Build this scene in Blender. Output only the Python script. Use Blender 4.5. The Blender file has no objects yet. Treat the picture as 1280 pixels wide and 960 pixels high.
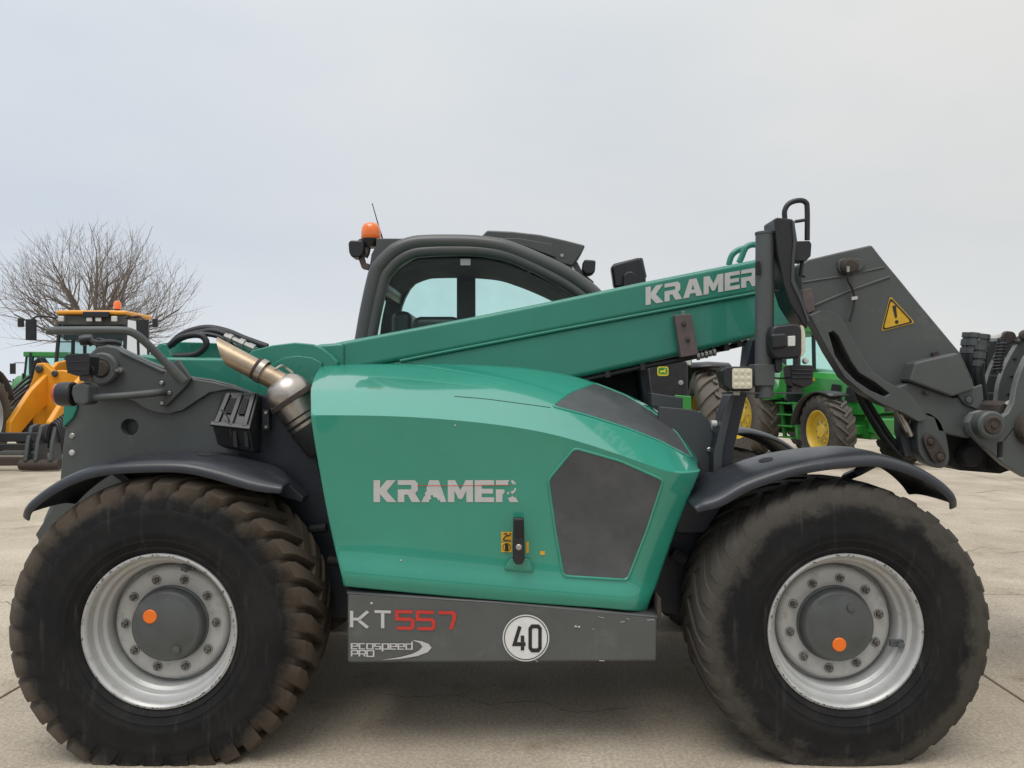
import bpy, bmesh, math, random
from mathutils import Vector, Matrix
from mathutils.geometry import tessellate_polygon
from mathutils.bvhtree import BVHTree

scene = bpy.context.scene
COL = scene.collection
R = math.radians
PI = math.pi
FPX, CX, CY, CAMH = 960.0, 640.0, 480.0, 1.6      # focal length in photo pixels, image centre, eye height

# ------------------------------------------------------------------ camera
cam_d = bpy.data.cameras.new("camera")
cam_d.sensor_width = 36.0
cam_d.lens = FPX / 1280.0 * 36.0
cam_d.clip_start = 0.05
cam_d.clip_end = 3000
cam = bpy.data.objects.new("camera", cam_d)
cam.location = (0, 0, CAMH)
cam.rotation_euler = (R(90), 0, 0)
COL.objects.link(cam)
scene.camera = cam

# ------------------------------------------------------------------ world: overcast sky
SUN_EL, SUN_AZ = R(68), R(205)
world = bpy.data.worlds.new("World")
scene.world = world
world.use_nodes = True
wn, wl = world.node_tree.nodes, world.node_tree.links
wn.clear()
w_out = wn.new("ShaderNodeOutputWorld")
w_bg = wn.new("ShaderNodeBackground")
w_bg.inputs["Strength"].default_value = 0.1
w_sky = wn.new("ShaderNodeTexSky")
w_sky.sky_type = 'NISHITA'
w_sky.sun_disc = False
w_sky.sun_elevation = SUN_EL
w_sky.sun_rotation = SUN_AZ
w_tc = wn.new("ShaderNodeTexCoord")
w_map = wn.new("ShaderNodeMapping")
w_map.inputs["Scale"].default_value = (1.0, 1.0, 2.6)
w_n1 = wn.new("ShaderNodeTexNoise")
w_n1.inputs["Scale"].default_value = 1.52
w_n1.inputs["Detail"].default_value = 5
w_n1.inputs["Roughness"].default_value = 0.5
w_cr = wn.new("ShaderNodeValToRGB")
w_cr.color_ramp.elements[0].position = 0.30
w_cr.color_ramp.elements[0].color = (5.15, 5.55, 6.1, 1)      # thin blue-grey patches
w_cr.color_ramp.elements[1].position = 0.66
w_cr.color_ramp.elements[1].color = (6.15, 6.25, 6.4, 1)      # pale warm-grey cloud
w_sep = wn.new("ShaderNodeSeparateXYZ")
w_hr = wn.new("ShaderNodeValToRGB")                            # veil: bright at the horizon, thickening to the zenith
e = w_hr.color_ramp.elements
e[0].position = 0.0; e[0].color = (1.20, 1.17, 1.14, 1)
e[1].position = 1.0; e[1].color = (1.95, 1.92, 1.88, 1)
for p_, c_ in ((0.07, (1.08, 1.07, 1.06, 1)), (0.17, (0.98, 0.985, 0.99, 1)), (0.42, (1.12, 1.11, 1.08, 1))):
    q = e.new(p_); q.color = c_
w_mul = wn.new("ShaderNodeMixRGB"); w_mul.blend_type = 'MULTIPLY'; w_mul.inputs[0].default_value = 1
w_mix = wn.new("ShaderNodeMixRGB"); w_mix.inputs[0].default_value = 0.93
wl.new(w_tc.outputs["Generated"], w_map.inputs["Vector"])
wl.new(w_map.outputs["Vector"], w_n1.inputs["Vector"])
wl.new(w_n1.outputs["Fac"], w_cr.inputs["Fac"])
wl.new(w_tc.outputs["Generated"], w_sep.inputs[0])
wl.new(w_sep.outputs["Z"], w_hr.inputs["Fac"])
wl.new(w_cr.outputs["Color"], w_mul.inputs[1])
wl.new(w_hr.outputs["Color"], w_mul.inputs[2])
wl.new(w_sky.outputs["Color"], w_mix.inputs[1])
w_tint = wn.new("ShaderNodeValToRGB")                           # cooler cloud to the left, warmer to the right
w_tint.color_ramp.elements[0].position = 0.2; w_tint.color_ramp.elements[0].color = (0.955, 1.0, 1.05, 1)
w_tint.color_ramp.elements[1].position = 0.8; w_tint.color_ramp.elements[1].color = (1.02, 1.0, 0.955, 1)
w_mx = wn.new("ShaderNodeMapRange"); w_mx.inputs["From Min"].default_value = -1; w_mx.inputs["From Max"].default_value = 1
w_mul2 = wn.new("ShaderNodeMixRGB"); w_mul2.blend_type = 'MULTIPLY'; w_mul2.inputs[0].default_value = 1
wl.new(w_sep.outputs["X"], w_mx.inputs["Value"]); wl.new(w_mx.outputs[0], w_tint.inputs["Fac"])
wl.new(w_mul.outputs["Color"], w_mul2.inputs[1]); wl.new(w_tint.outputs["Color"], w_mul2.inputs[2])
wl.new(w_mul2.outputs["Color"], w_mix.inputs[2])
wl.new(w_mix.outputs["Color"], w_bg.inputs["Color"])
wl.new(w_bg.outputs["Background"], w_out.inputs["Surface"])

sun_d = bpy.data.lights.new("sun", 'SUN')
sun_d.energy = 1.5
sun_d.angle = R(40)
sun_d.color = (1.0, 0.96, 0.90)
sun = bpy.data.objects.new("sun", sun_d)
# the sky texture measures sun_rotation clockwise from +Y
sd = Vector((math.sin(SUN_AZ) * math.cos(SUN_EL), math.cos(SUN_AZ) * math.cos(SUN_EL), math.sin(SUN_EL)))
sun.rotation_euler = (-sd).to_track_quat('-Z', 'Y').to_euler()
sun.location = sd * 50
COL.objects.link(sun)

scene.view_settings.view_transform = 'Standard'
scene.view_settings.look = 'None'
scene.view_settings.exposure = 0.24
scene.view_settings.gamma = 1.0
scene.render.resolution_x, scene.render.resolution_y = 1024, 768

# ------------------------------------------------------------------ materials
def pm(name, col, rough=0.5, metal=0.0, var=0.18, vscale=5.0, dirt=None, bump=0.0, bscale=120.0, coat=0.0,
       spec=0.5, streak=None, world_co=False):
    """procedural paint/plastic: tone variation, dirt patches (col, amount, scale), fine bump, roughness variation"""
    m = bpy.data.materials.new(name)
    m.use_nodes = True
    n, l = m.node_tree.nodes, m.node_tree.links
    n.clear()
    out = n.new("ShaderNodeOutputMaterial"); bs = n.new("ShaderNodeBsdfPrincipled")
    l.new(bs.outputs[0], out.inputs[0])
    if world_co:
        tc = n.new("ShaderNodeNewGeometry"); co = tc.outputs["Position"]
    else:
        tc = n.new("ShaderNodeTexCoord"); co = tc.outputs["Object"]
    nz = n.new("ShaderNodeTexNoise"); nz.inputs["Scale"].default_value = vscale; nz.inputs["Detail"].default_value = 6
    nz.inputs["Roughness"].default_value = 0.62
    l.new(co, nz.inputs["Vector"])
    ramp = n.new("ShaderNodeMapRange")
    ramp.inputs["From Min"].default_value = 0.3; ramp.inputs["From Max"].default_value = 0.7
    ramp.inputs["To Min"].default_value = 1 - var; ramp.inputs["To Max"].default_value = 1 + var
    l.new(nz.outputs["Fac"], ramp.inputs["Value"])
    mul = n.new("ShaderNodeVectorMath"); mul.operation = 'SCALE'
    mul.inputs[0].default_value = col[:3]
    l.new(ramp.outputs[0], mul.inputs["Scale"])
    cur = mul.outputs["Vector"]
    if dirt:
        dcol, amt, dsc = dirt
        dn = n.new("ShaderNodeTexNoise"); dn.inputs["Scale"].default_value = dsc; dn.inputs["Detail"].default_value = 8
        dn.inputs["Roughness"].default_value = 0.7
        l.new(co, dn.inputs["Vector"])
        dm = n.new("ShaderNodeMapRange")
        dm.inputs["From Min"].default_value = 0.66 - 0.3 * amt; dm.inputs["From Max"].default_value = 0.80 - 0.2 * amt
        dm.inputs["To Max"].default_value = min(1, 0.45 + amt * 0.4)
        l.new(dn.outputs["Fac"], dm.inputs["Value"])
        mx = n.new("ShaderNodeMixRGB"); mx.inputs[2].default_value = (*dcol, 1)
        l.new(dm.outputs[0], mx.inputs[0]); l.new(cur, mx.inputs[1])
        cur = mx.outputs[0]
    l.new(cur, bs.inputs["Base Color"])
    rr = n.new("ShaderNodeMapRange")
    rr.inputs["From Min"].default_value = 0.3; rr.inputs["From Max"].default_value = 0.7
    rr.inputs["To Min"].default_value = max(0.02, rough * 0.82); rr.inputs["To Max"].default_value = min(1, rough * 1.2)
    l.new(nz.outputs["Fac"], rr.inputs["Value"])
    l.new(rr.outputs[0], bs.inputs["Roughness"])
    bs.inputs["Metallic"].default_value = metal
    bs.inputs["Specular IOR Level"].default_value = spec
    if coat:
        bs.inputs["Coat Weight"].default_value = coat
        bs.inputs["Coat Roughness"].default_value = 0.05
        bs.inputs["Coat IOR"].default_value = 1.52
    if bump:
        bn = n.new("ShaderNodeTexNoise"); bn.inputs["Scale"].default_value = bscale; bn.inputs["Detail"].default_value = 4
        l.new(co, bn.inputs["Vector"])
        bp = n.new("ShaderNodeBump"); bp.inputs["Strength"].default_value = bump; bp.inputs["Distance"].default_value = 0.01
        l.new(bn.outputs["Fac"], bp.inputs["Height"])
        l.new(bp.outputs[0], bs.inputs["Normal"])
    return m

def glass(name, tint, rough=0.02):
    m = bpy.data.materials.new(name); m.use_nodes = True
    n, l = m.node_tree.nodes, m.node_tree.links
    n.clear()
    out = n.new("ShaderNodeOutputMaterial"); mix = n.new("ShaderNodeMixShader")
    tr = n.new("ShaderNodeBsdfTransparent"); gl = n.new("ShaderNodeBsdfGlossy"); fr = n.new("ShaderNodeFresnel")
    tc = n.new("ShaderNodeTexCoord"); nz = n.new("ShaderNodeTexNoise"); nz.inputs["Scale"].default_value = 9
    mr = n.new("ShaderNodeMapRange"); mr.inputs["To Min"].default_value = 0.93; mr.inputs["To Max"].default_value = 1.04
    sc = n.new("ShaderNodeVectorMath"); sc.operation = 'SCALE'; sc.inputs[0].default_value = tint
    l.new(tc.outputs["Object"], nz.inputs["Vector"]); l.new(nz.outputs["Fac"], mr.inputs["Value"])
    l.new(mr.outputs[0], sc.inputs["Scale"]); l.new(sc.outputs[0], tr.inputs["Color"])
    fr.inputs["IOR"].default_value = 1.36
    gl.inputs["Roughness"].default_value = rough
    l.new(fr.outputs[0], mix.inputs[0]); l.new(tr.outputs[0], mix.inputs[1]); l.new(gl.outputs[0], mix.inputs[2])
    l.new(mix.outputs[0], out.inputs[0])
    return m

def tyre_mat(name, r0, r1, mud, amp=0.10, black=(0.007, 0.007, 0.008), amount=0.8):
    """rubber: black sidewall with pale scuffs, muddy towards the tread (object space, axle along Y)"""
    m = pm(name, black, rough=0.7, var=0.3, vscale=9, bump=0.25, bscale=160, spec=0.25)
    n, l = m.node_tree.nodes, m.node_tree.links
    bs = next(x for x in n if x.type == 'BSDF_PRINCIPLED')
    src = bs.inputs["Base Color"].links[0].from_socket
    tc = n.new("ShaderNodeTexCoord"); sx = n.new("ShaderNodeSeparateXYZ"); l.new(tc.outputs["Object"], sx.inputs[0])
    cb = n.new("ShaderNodeCombineXYZ"); l.new(sx.outputs["X"], cb.inputs[0]); l.new(sx.outputs["Z"], cb.inputs[1])
    ln = n.new("ShaderNodeVectorMath"); ln.operation = 'LENGTH'; l.new(cb.outputs[0], ln.inputs[0])
    nz = n.new("ShaderNodeTexNoise"); nz.inputs["Scale"].default_value = 5; nz.inputs["Detail"].default_value = 12
    nz.inputs["Roughness"].default_value = 0.7
    l.new(tc.outputs["Object"], nz.inputs["Vector"])
    ad = n.new("ShaderNodeMath"); ad.operation = 'MULTIPLY_ADD'; ad.inputs[1].default_value = amp
    l.new(nz.outputs["Fac"], ad.inputs[0]); l.new(ln.outputs["Value"], ad.inputs[2])
    mr = n.new("ShaderNodeMapRange")
    mr.inputs["From Min"].default_value = r0 + .5 * amp; mr.inputs["From Max"].default_value = r1 + .5 * amp
    mr.inputs["To Max"].default_value = amount
    l.new(ad.outputs[0], mr.inputs["Value"])
    mx = n.new("ShaderNodeMixRGB"); mx.inputs[2].default_value = (*mud, 1)
    l.new(mr.outputs[0], mx.inputs[0]); l.new(src, mx.inputs[1])
    # pale scuffs: stretched noise running down the sidewall
    mp = n.new("ShaderNodeMapping"); mp.inputs["Scale"].default_value = (38, 3, 7); mp.inputs["Rotation"].default_value = (0, R(14), 0)
    l.new(tc.outputs["Object"], mp.inputs["Vector"])
    n2 = n.new("ShaderNodeTexNoise"); n2.inputs["Scale"].default_value = 1.0; n2.inputs["Detail"].default_value = 5
    l.new(mp.outputs[0], n2.inputs["Vector"])
    m2 = n.new("ShaderNodeMapRange"); m2.inputs["From Min"].default_value = 0.60; m2.inputs["From Max"].default_value = 0.82
    m2.inputs["To Max"].default_value = 0.28
    l.new(n2.outputs["Fac"], m2.inputs["Value"])
    mx2 = n.new("ShaderNodeMixRGB"); mx2.inputs[2].default_value = (0.10, 0.098, 0.095, 1)
    l.new(m2.outputs[0], mx2.inputs[0]); l.new(mx.outputs[0], mx2.inputs[1])
    # thin uneven film of yard dust over the whole wall
    n3 = n.new("ShaderNodeTexNoise"); n3.inputs["Scale"].default_value = 3.2; n3.inputs["Detail"].default_value = 12; n3.inputs["Roughness"].default_value = 0.72
    l.new(tc.outputs["Object"], n3.inputs["Vector"])
    m3 = n.new("ShaderNodeMapRange"); m3.inputs["From Min"].default_value = 0.42; m3.inputs["From Max"].default_value = 0.72; m3.inputs["To Max"].default_value = 0.20
    l.new(n3.outputs["Fac"], m3.inputs["Value"])
    mx3 = n.new("ShaderNodeMixRGB"); mx3.inputs[2].default_value = (0.075, 0.066, 0.055, 1)
    l.new(m3.outputs[0], mx3.inputs[0]); l.new(mx2.outputs[0], mx3.inputs[1])
    l.new(mx3.outputs[0], bs.inputs["Base Color"])
    return m

DUST = (0.22, 0.19, 0.15)
M = {}
M['green'] = pm('green_paint', (0.026, 0.258, 0.180), rough=0.30, var=0.05, vscale=2.5, coat=1.0, spec=0.25, dirt=((0.07, 0.25, 0.18), 0.10, 3.0))
M['green_boom'] = pm('boom_green_paint', (0.026, 0.198, 0.142), rough=0.42, var=0.07, vscale=2.5, coat=0.35, spec=0.3, dirt=((0.05, 0.16, 0.12), 0.25, 4.0))
M['grey'] = pm('grey_paint', (0.072, 0.079, 0.077), rough=0.5, var=0.1, vscale=3.5, dirt=((0.15, 0.145, 0.13), 0.25, 5), bump=0.05, bscale=60)
M['grey_dark'] = pm('dark_grey_paint', (0.050, 0.055, 0.058), rough=0.5, var=0.12, vscale=4, dirt=((0.10, 0.095, 0.085), 0.25, 6))
M['cabgrey'] = pm('cab_grey_paint', (0.058, 0.060, 0.058), rough=0.42, var=0.08, vscale=4, coat=0.15)
M['navy'] = pm('blue_black_plastic', (0.018, 0.021, 0.030), rough=0.42, var=0.15, vscale=5, dirt=((0.06, 0.06, 0.06), 0.3, 6), bump=0.05, bscale=90)
M['fender'] = pm('fender_plastic', (0.021, 0.023, 0.029), rough=0.34, var=0.16, vscale=4, dirt=((0.07, 0.068, 0.066), 0.35, 5), bump=0.06, bscale=60)
M['black'] = pm('black_plastic', (0.014, 0.014, 0.016), rough=0.4, var=0.2, vscale=8, dirt=((0.05, 0.048, 0.045), 0.2, 9))
M['rubber'] = pm('hose_rubber', (0.014, 0.014, 0.016), rough=0.5, var=0.25, vscale=12)
M['void'] = pm('underside_gap_black', (0.012, 0.012, 0.013), rough=0.85, var=0.3, vscale=6, dirt=((0.06, 0.05, 0.04), 0.4, 5))  # near-black for undersides and gaps; also paints the shade inside slots and recesses
M['panel'] = pm('vent_mesh_grey', (0.060, 0.064, 0.068), rough=0.42, var=0.14, vscale=6, dirt=((0.11, 0.108, 0.105), 0.5, 2.2), bump=0.15, bscale=420)
M['skirt'] = pm('skirt_grey_paint', (0.085, 0.090, 0.088), rough=0.45, var=0.1, vscale=4, dirt=((0.16, 0.15, 0.135), 0.35, 7), bump=0.04, bscale=80)
M['silver'] = pm('silver_rim_paint', (0.46, 0.46, 0.45), rough=0.38, metal=0.25, var=0.08, vscale=8, dirt=((0.14, 0.12, 0.10), 0.28, 9))
M['rimgrey'] = pm('wheel_disc_paint', (0.44, 0.435, 0.415), rough=0.5, metal=0.1, var=0.1, vscale=10, dirt=((0.16, 0.14, 0.115), 0.4, 9))
M['hub'] = pm('hub_grey_paint', (0.075, 0.081, 0.081), rough=0.45, var=0.14, vscale=9, dirt=((0.17, 0.16, 0.14), 0.2, 12))
M['steel'] = pm('bare_steel', (0.42, 0.38, 0.34), rough=0.33, metal=0.9, var=0.2, vscale=9, dirt=((0.20, 0.15, 0.10), 0.4, 10))
M['pipe'] = pm('heat_tinted_steel', (0.40, 0.31, 0.215), rough=0.36, metal=0.75, var=0.22, vscale=8, dirt=((0.16, 0.09, 0.05), 0.3, 7))
M['bolt'] = pm('zinc_bolt', (0.38, 0.37, 0.35), rough=0.42, metal=0.7, var=0.2, vscale=40, dirt=((0.1, 0.07, 0.05), 0.4, 40))
M['rust'] = pm('rusty_steel', (0.050, 0.038, 0.031), rough=0.8, var=0.35, vscale=22, dirt=((0.10, 0.065, 0.042), 0.4, 18), bump=0.4, bscale=140)
M['worn'] = pm('worn_brown_pad', (0.105, 0.080, 0.076), rough=0.6, var=0.2, vscale=14, dirt=((0.15, 0.13, 0.12), 0.4, 15))
M['decal'] = pm('silver_decal', (0.50, 0.49, 0.48), rough=0.45, var=0.06, vscale=20)
M['decal_red'] = pm('red_decal', (0.52, 0.035, 0.025), rough=0.45, var=0.08, vscale=20)
M['decal_white'] = pm('white_decal', (0.68, 0.68, 0.66), rough=0.5, var=0.06, vscale=25, dirt=((0.3, 0.29, 0.27), 0.25, 14))
M['decal_black'] = pm('black_print', (0.016, 0.016, 0.016), rough=0.5, var=0.1, vscale=30)
M['decal_yellow'] = pm('yellow_sticker', (0.62, 0.36, 0.02), rough=0.45, var=0.1, vscale=30, dirt=((0.25, 0.2, 0.1), 0.2, 40))
M['edge'] = pm('worn_steel_edge', (0.20, 0.205, 0.20), rough=0.5, metal=0.2, var=0.25, vscale=14, dirt=((0.11, 0.07, 0.045), 0.35, 12))
M['orange'] = pm('orange_sticker', (0.85, 0.17, 0.012), rough=0.4, var=0.04, vscale=30)
M['amber'] = pm('amber_lens', (0.86, 0.17, 0.01), rough=0.16, var=0.12, vscale=30, coat=0.6)
M['redlens'] = pm('red_lens', (0.42, 0.05, 0.02), rough=0.22, var=0.1, vscale=20, coat=0.5)
M['lens'] = pm('cream_lens', (0.62, 0.57, 0.43), rough=0.25, var=0.12, vscale=60, coat=0.5)
M['lamp_white'] = pm('clear_lamp', (0.6, 0.6, 0.57), rough=0.2, var=0.1, vscale=50, coat=0.5)
M['scratch'] = pm('bare_scrape', (0.42, 0.41, 0.38), rough=0.6, var=0.2, vscale=60)
M['glass'] = glass('tinted_glass', (0.74, 0.96, 0.91))
M['loader_glass'] = glass('grey_cab_glass', (0.66, 0.80, 0.78))
M['glass_far'] = glass('far_tinted_glass', (0.86, 0.98, 0.97))
M['deere'] = pm('bright_green_paint', (0.025, 0.22, 0.035), rough=0.38, var=0.1, vscale=3, coat=0.4, dirt=((0.12, 0.16, 0.07), 0.3, 4))
M['deere_yellow'] = pm('yellow_rim_paint', (0.58, 0.40, 0.03), rough=0.42, var=0.1, vscale=5, dirt=((0.25, 0.19, 0.08), 0.35, 8))
M['jcb'] = pm('loader_yellow_paint', (0.80, 0.335, 0.018), rough=0.4, var=0.07, vscale=3, coat=0.3, dirt=((0.35, 0.22, 0.08), 0.25, 4))
M['bark'] = pm('grey_bark', (0.150, 0.125, 0.105), rough=0.9, var=0.3, vscale=3)
M['twig'] = pm('bare_twigs', (0.20, 0.165, 0.14), rough=0.9, var=0.25, vscale=2)
M['tyre_rear'] = tyre_mat('muddy_tyre', 0.545, 0.60, (0.095, 0.073, 0.052), amp=.20, amount=0.72)
M['tyre_front'] = tyre_mat('worn_tyre', 0.50, 0.545, (0.088, 0.078, 0.064), amp=.26, amount=0.58)
M['tyre_tractor'] = tyre_mat('dusty_tractor_tyre', 0.45, 0.85, (0.15, 0.13, 0.105), amp=.4, black=(0.035, 0.034, 0.033), amount=0.8)
M['hedge'] = pm('hedge_leaves', (0.055, 0.062, 0.040), rough=0.9, var=0.4, vscale=0.6)

# ------------------------------------------------------------------ mesh builder
def pt(px, py, Y):
    """the point at distance Y that the photo shows at pixel (px, py)"""
    return Vector(((px - CX) * Y / FPX, Y, CAMH - (py - CY) * Y / FPX))

def catmull(pts, n, closed=False):
    pts = [Vector(p) for p in pts]
    out = []
    m = len(pts)
    rng = m if closed else m - 1
    for i in range(rng):
        if closed:
            p0, p1, p2, p3 = pts[(i - 1) % m], pts[i], pts[(i + 1) % m], pts[(i + 2) % m]
        else:
            p1, p2 = pts[i], pts[i + 1]
            p0 = pts[i - 1] if i > 0 else p1 * 2 - p2
            p3 = pts[i + 2] if i + 2 < m else p2 * 2 - p1
        for k in range(n):
            t = k / n
            out.append(0.5 * ((2 * p1) + (p2 - p0) * t + (2 * p0 - 5 * p1 + 4 * p2 - p3) * t * t + (3 * p1 - p0 - 3 * p2 + p3) * t ** 3))
    if not closed:
        out.append(pts[-1].copy())
    return out

class MB:
    def __init__(self):
        self.bm = bmesh.new()
        self.mats = []
        self.mi = 0
    def mat(self, key):
        m = M[key] if isinstance(key, str) else key
        if m not in self.mats:
            self.mats.append(m)
        self.mi = self.mats.index(m)
        return self
    def face(self, vs):
        try:
            f = self.bm.faces.new(vs)
            f.material_index = self.mi
            return f
        except ValueError:
            return None
    def vert(self, p):
        return self.bm.verts.new(p)
    def extrude_loops(self, loops, d):
        """loops: outer + holes of world points on one plane; extrude by vector d"""
        d = Vector(d)
        fr = [[self.vert(p) for p in lp] for lp in loops]
        bk = [[self.vert(Vector(p) + d) for p in lp] for lp in loops]
        if len(loops) == 1:
            self.face(fr[0]); self.face(list(reversed(bk[0])))
        else:
            flat_f = [v for lp in fr for v in lp]; flat_b = [v for lp in bk for v in lp]
            for t in tessellate_polygon([[Vector(p) for p in lp] for lp in loops]):
                self.face([flat_f[i] for i in t]); self.face([flat_b[i] for i in reversed(t)])
        for a, b in zip(fr, bk):
            k = len(a)
            for i in range(k):
                j = (i + 1) % k
                self.face([a[j], a[i], b[i], b[j]])
        return self
    def prism(self, poly, Y0, Y1, holes=()):
        """outline read at distance Y0, real thickness to Y1"""
        loops = [[pt(x, y, Y0) for x, y in poly]] + [[pt(x, y, Y0) for x, y in h] for h in holes]
        return self.extrude_loops(loops, (0, Y1 - Y0, 0))
    def prism_w(self, poly, y0, y1, axis='Y', holes=()):
        """local outline; axis Y: (x,z) pairs extruded along y; X: (y,z) along x; Z: (x,y) along z"""
        if axis == 'Y':
            f = lambda a, b: Vector((a, y0, b)); d = (0, y1 - y0, 0)
        elif axis == 'X':
            f = lambda a, b: Vector((y0, a, b)); d = (y1 - y0, 0, 0)
        else:
            f = lambda a, b: Vector((a, b, y0)); d = (0, 0, y1 - y0)
        return self.extrude_loops([[f(*p) for p in poly]] + [[f(*p) for p in h] for h in holes], d)
    def box(self, lo, hi):
        x0, y0, z0 = lo; x1, y1, z1 = hi
        v = [self.vert(p) for p in ((x0, y0, z0), (x1, y0, z0), (x1, y1, z0), (x0, y1, z0), (x0, y0, z1), (x1, y0, z1), (x1, y1, z1), (x0, y1, z1))]
        for q in ((3, 2, 1, 0), (4, 5, 6, 7), (0, 1, 5, 4), (1, 2, 6, 5), (2, 3, 7, 6), (3, 0, 4, 7)):
            self.face([v[i] for i in q])
        return self
    def tube(self, path, r, seg=12, cap=True, smooth=0, closed=False):
        pts = [Vector(p) for p in path]
        if smooth:
            pts = catmull(pts, smooth, closed)
        n = len(pts)
        rs = r if isinstance(r, (list, tuple)) else None
        tang = []
        for i in range(n):
            a = pts[(i - 1) % n] if (closed or i > 0) else pts[i]
            b = pts[(i + 1) % n] if (closed or i < n - 1) else pts[i]
            t = (b - a); tang.append(t.normalized() if t.length > 1e-9 else Vector((0, 0, 1)))
        up = Vector((0, 0, 1)) if abs(tang[0].z) < 0.9 else Vector((1, 0, 0))
        nrm = (up - tang[0] * up.dot(tang[0])).normalized()
        rings = []
        for i in range(n):
            if i:
                nrm = nrm - tang[i] * nrm.dot(tang[i])
                nrm.normalize()
            bi = tang[i].cross(nrm)
            rad = rs[min(len(rs) - 1, int(round(i * (len(rs) - 1) / max(1, n - 1))))] if rs else r
            rings.append([self.vert(pts[i] + (nrm * math.cos(2 * PI * k / seg) + bi * math.sin(2 * PI * k / seg)) * rad) for k in range(seg)])
        for i in range(n if closed else n - 1):
            a, b = rings[i], rings[(i + 1) % n]
            for k in range(seg):
                self.face([a[k], a[(k + 1) % seg], b[(k + 1) % seg], b[k]])
        if cap and not closed:
            self.face(list(reversed(rings[0]))); self.face(rings[-1])
        return self
    def lathe(self, prof, c=(0, 0, 0), axis=(0, 1, 0), seg=48):
        """prof: (radius, distance along axis)"""
        ax = Vector(axis).normalized(); c = Vector(c)
        up = Vector((0, 0, 1)) if abs(ax.z) < 0.9 else Vector((1, 0, 0))
        u = (up - ax * up.dot(ax)).normalized(); w = ax.cross(u)
        rings = []
        for r, d in prof:
            if r < 1e-6:
                rings.append([self.vert(c + ax * d)])
            else:
                rings.append([self.vert(c + ax * d + (u * math.cos(2 * PI * k / seg) + w * math.sin(2 * PI * k / seg)) * r) for k in range(seg)])
        for a, b in zip(rings, rings[1:]):
            for k in range(seg):
                k2 = (k + 1) % seg
                if len(a) == 1 and len(b) > 1: self.face([a[0], b[k], b[k2]])
                elif len(b) == 1 and len(a) > 1: self.face([a[k], b[0], a[k2]])
                elif len(a) > 1: self.face([a[k], b[k], b[k2], a[k2]])
        return self
    def cyl(self, a, b, r, seg=20):
        a, b = Vector(a), Vector(b)
        return self.lathe([(0, 0), (r, 0), (r, (b - a).length), (0, (b - a).length)], a, b - a, seg)
    def grid(self, rows):
        vs = [[self.vert(p) for p in r] for r in rows]
        for a, b in zip(vs, vs[1:]):
            for k in range(len(a) - 1):
                self.face([a[k], a[k + 1], b[k + 1], b[k]])
        return vs
    def build(self, name, parent=None, org=(0, 0, 0), bevel=0.0, segs=2, angle=32, subsurf=0, solid=0.0, loc=None, normals=True):
        bm = self.bm
        if normals:
            bmesh.ops.recalc_face_normals(bm, faces=bm.faces)
        o_ = Vector(org)
        for v in bm.verts:
            v.co -= o_
        me = bpy.data.meshes.new(name)
        bm.to_mesh(me); bm.free()
        for m in self.mats:
            me.materials.append(m)
        for p in me.polygons:
            p.use_smooth = True
        me.set_sharp_from_angle(angle=R(angle))
        ob = bpy.data.objects.new(name, me)
        COL.objects.link(ob)
        if parent: ob.parent = parent
        if loc is not None: ob.location = loc
        if solid:
            s = ob.modifiers.new("thickness", 'SOLIDIFY'); s.thickness = solid; s.offset = -1
        if subsurf:
            s = ob.modifiers.new("subdivision", 'SUBSURF'); s.levels = subsurf; s.render_levels = subsurf
        if bevel:
            b = ob.modifiers.new("bevel", 'BEVEL'); b.width = bevel; b.segments = segs; b.limit_method = 'ANGLE'
            b.angle_limit = R(35); b.harden_normals = True
        return ob

def tag(o, label=None, cat=None, group=None, kind=None):
    if label: o['label'] = label
    if cat: o['category'] = cat
    if group: o['group'] = group
    if kind: o['kind'] = kind
    return o

def empty(name, loc, rz=0.0):
    o = bpy.data.objects.new(name, None)
    o.empty_display_size = 0.3
    o.location = loc; o.rotation_euler = (0, 0, rz)
    COL.objects.link(o)
    return o

def link_copy(o, parent, loc=None, rot=None):
    c = o.copy(); COL.objects.link(c); c.parent = parent
    if loc is not None: c.location = loc
    if rot is not None: c.rotation_euler = rot
    return c

# ------------------------------------------------------------------ lettering (outlines on a unit-high grid)
HEAVY = {
 'K': (1.16, [[(0, 0), (.34, 0), (.34, .36), (.70, 0), (1.18, 0), (.68, .5), (1.15, 1), (.68, 1), (.34, .64), (.34, 1), (0, 1)]]),
 'R': (1.14, [[(0, 0), (.34, 0), (.34, .34), (.52, .34), (.72, 0), (1.16, 0), (.90, .40), (1.04, .54), (1.04, .84), (.88, 1), (0, 1), (0, .78), (.66, .78), (.70, .74), (.70, .62), (.66, .58), (0, .58)]]),
 'A': (1.26, [[(0, 0), (.40, 1), (.88, 1), (1.28, 0), (.88, 0), (.80, .20), (.46, .20), (.38, 0)], [(.54, .40), (.74, .40), (.64, .68)]]),
 'M': (1.30, [[(0, 0), (.34, 0), (.34, .52), (.56, .14), (.74, .14), (.96, .52), (.96, 0), (1.30, 0), (1.30, 1), (.92, 1), (.65, .54), (.38, 1), (0, 1)]]),
 'E': (1.00, [[(0, 0), (1, 0), (1, .22), (.36, .22), (.36, .39), (.94, .39), (.94, .61), (.36, .61), (.36, .78), (1, .78), (1, 1), (0, 1)]]),
}
def heavy_word(word, gap=0.09):
    x, out = 0.0, []
    for ch in word:
        w, loops = HEAVY[ch]
        out.append([[(x + a, b) for a, b in lp] for lp in loops])
        x += w + gap
    tot = x - gap
    return out, tot

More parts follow.
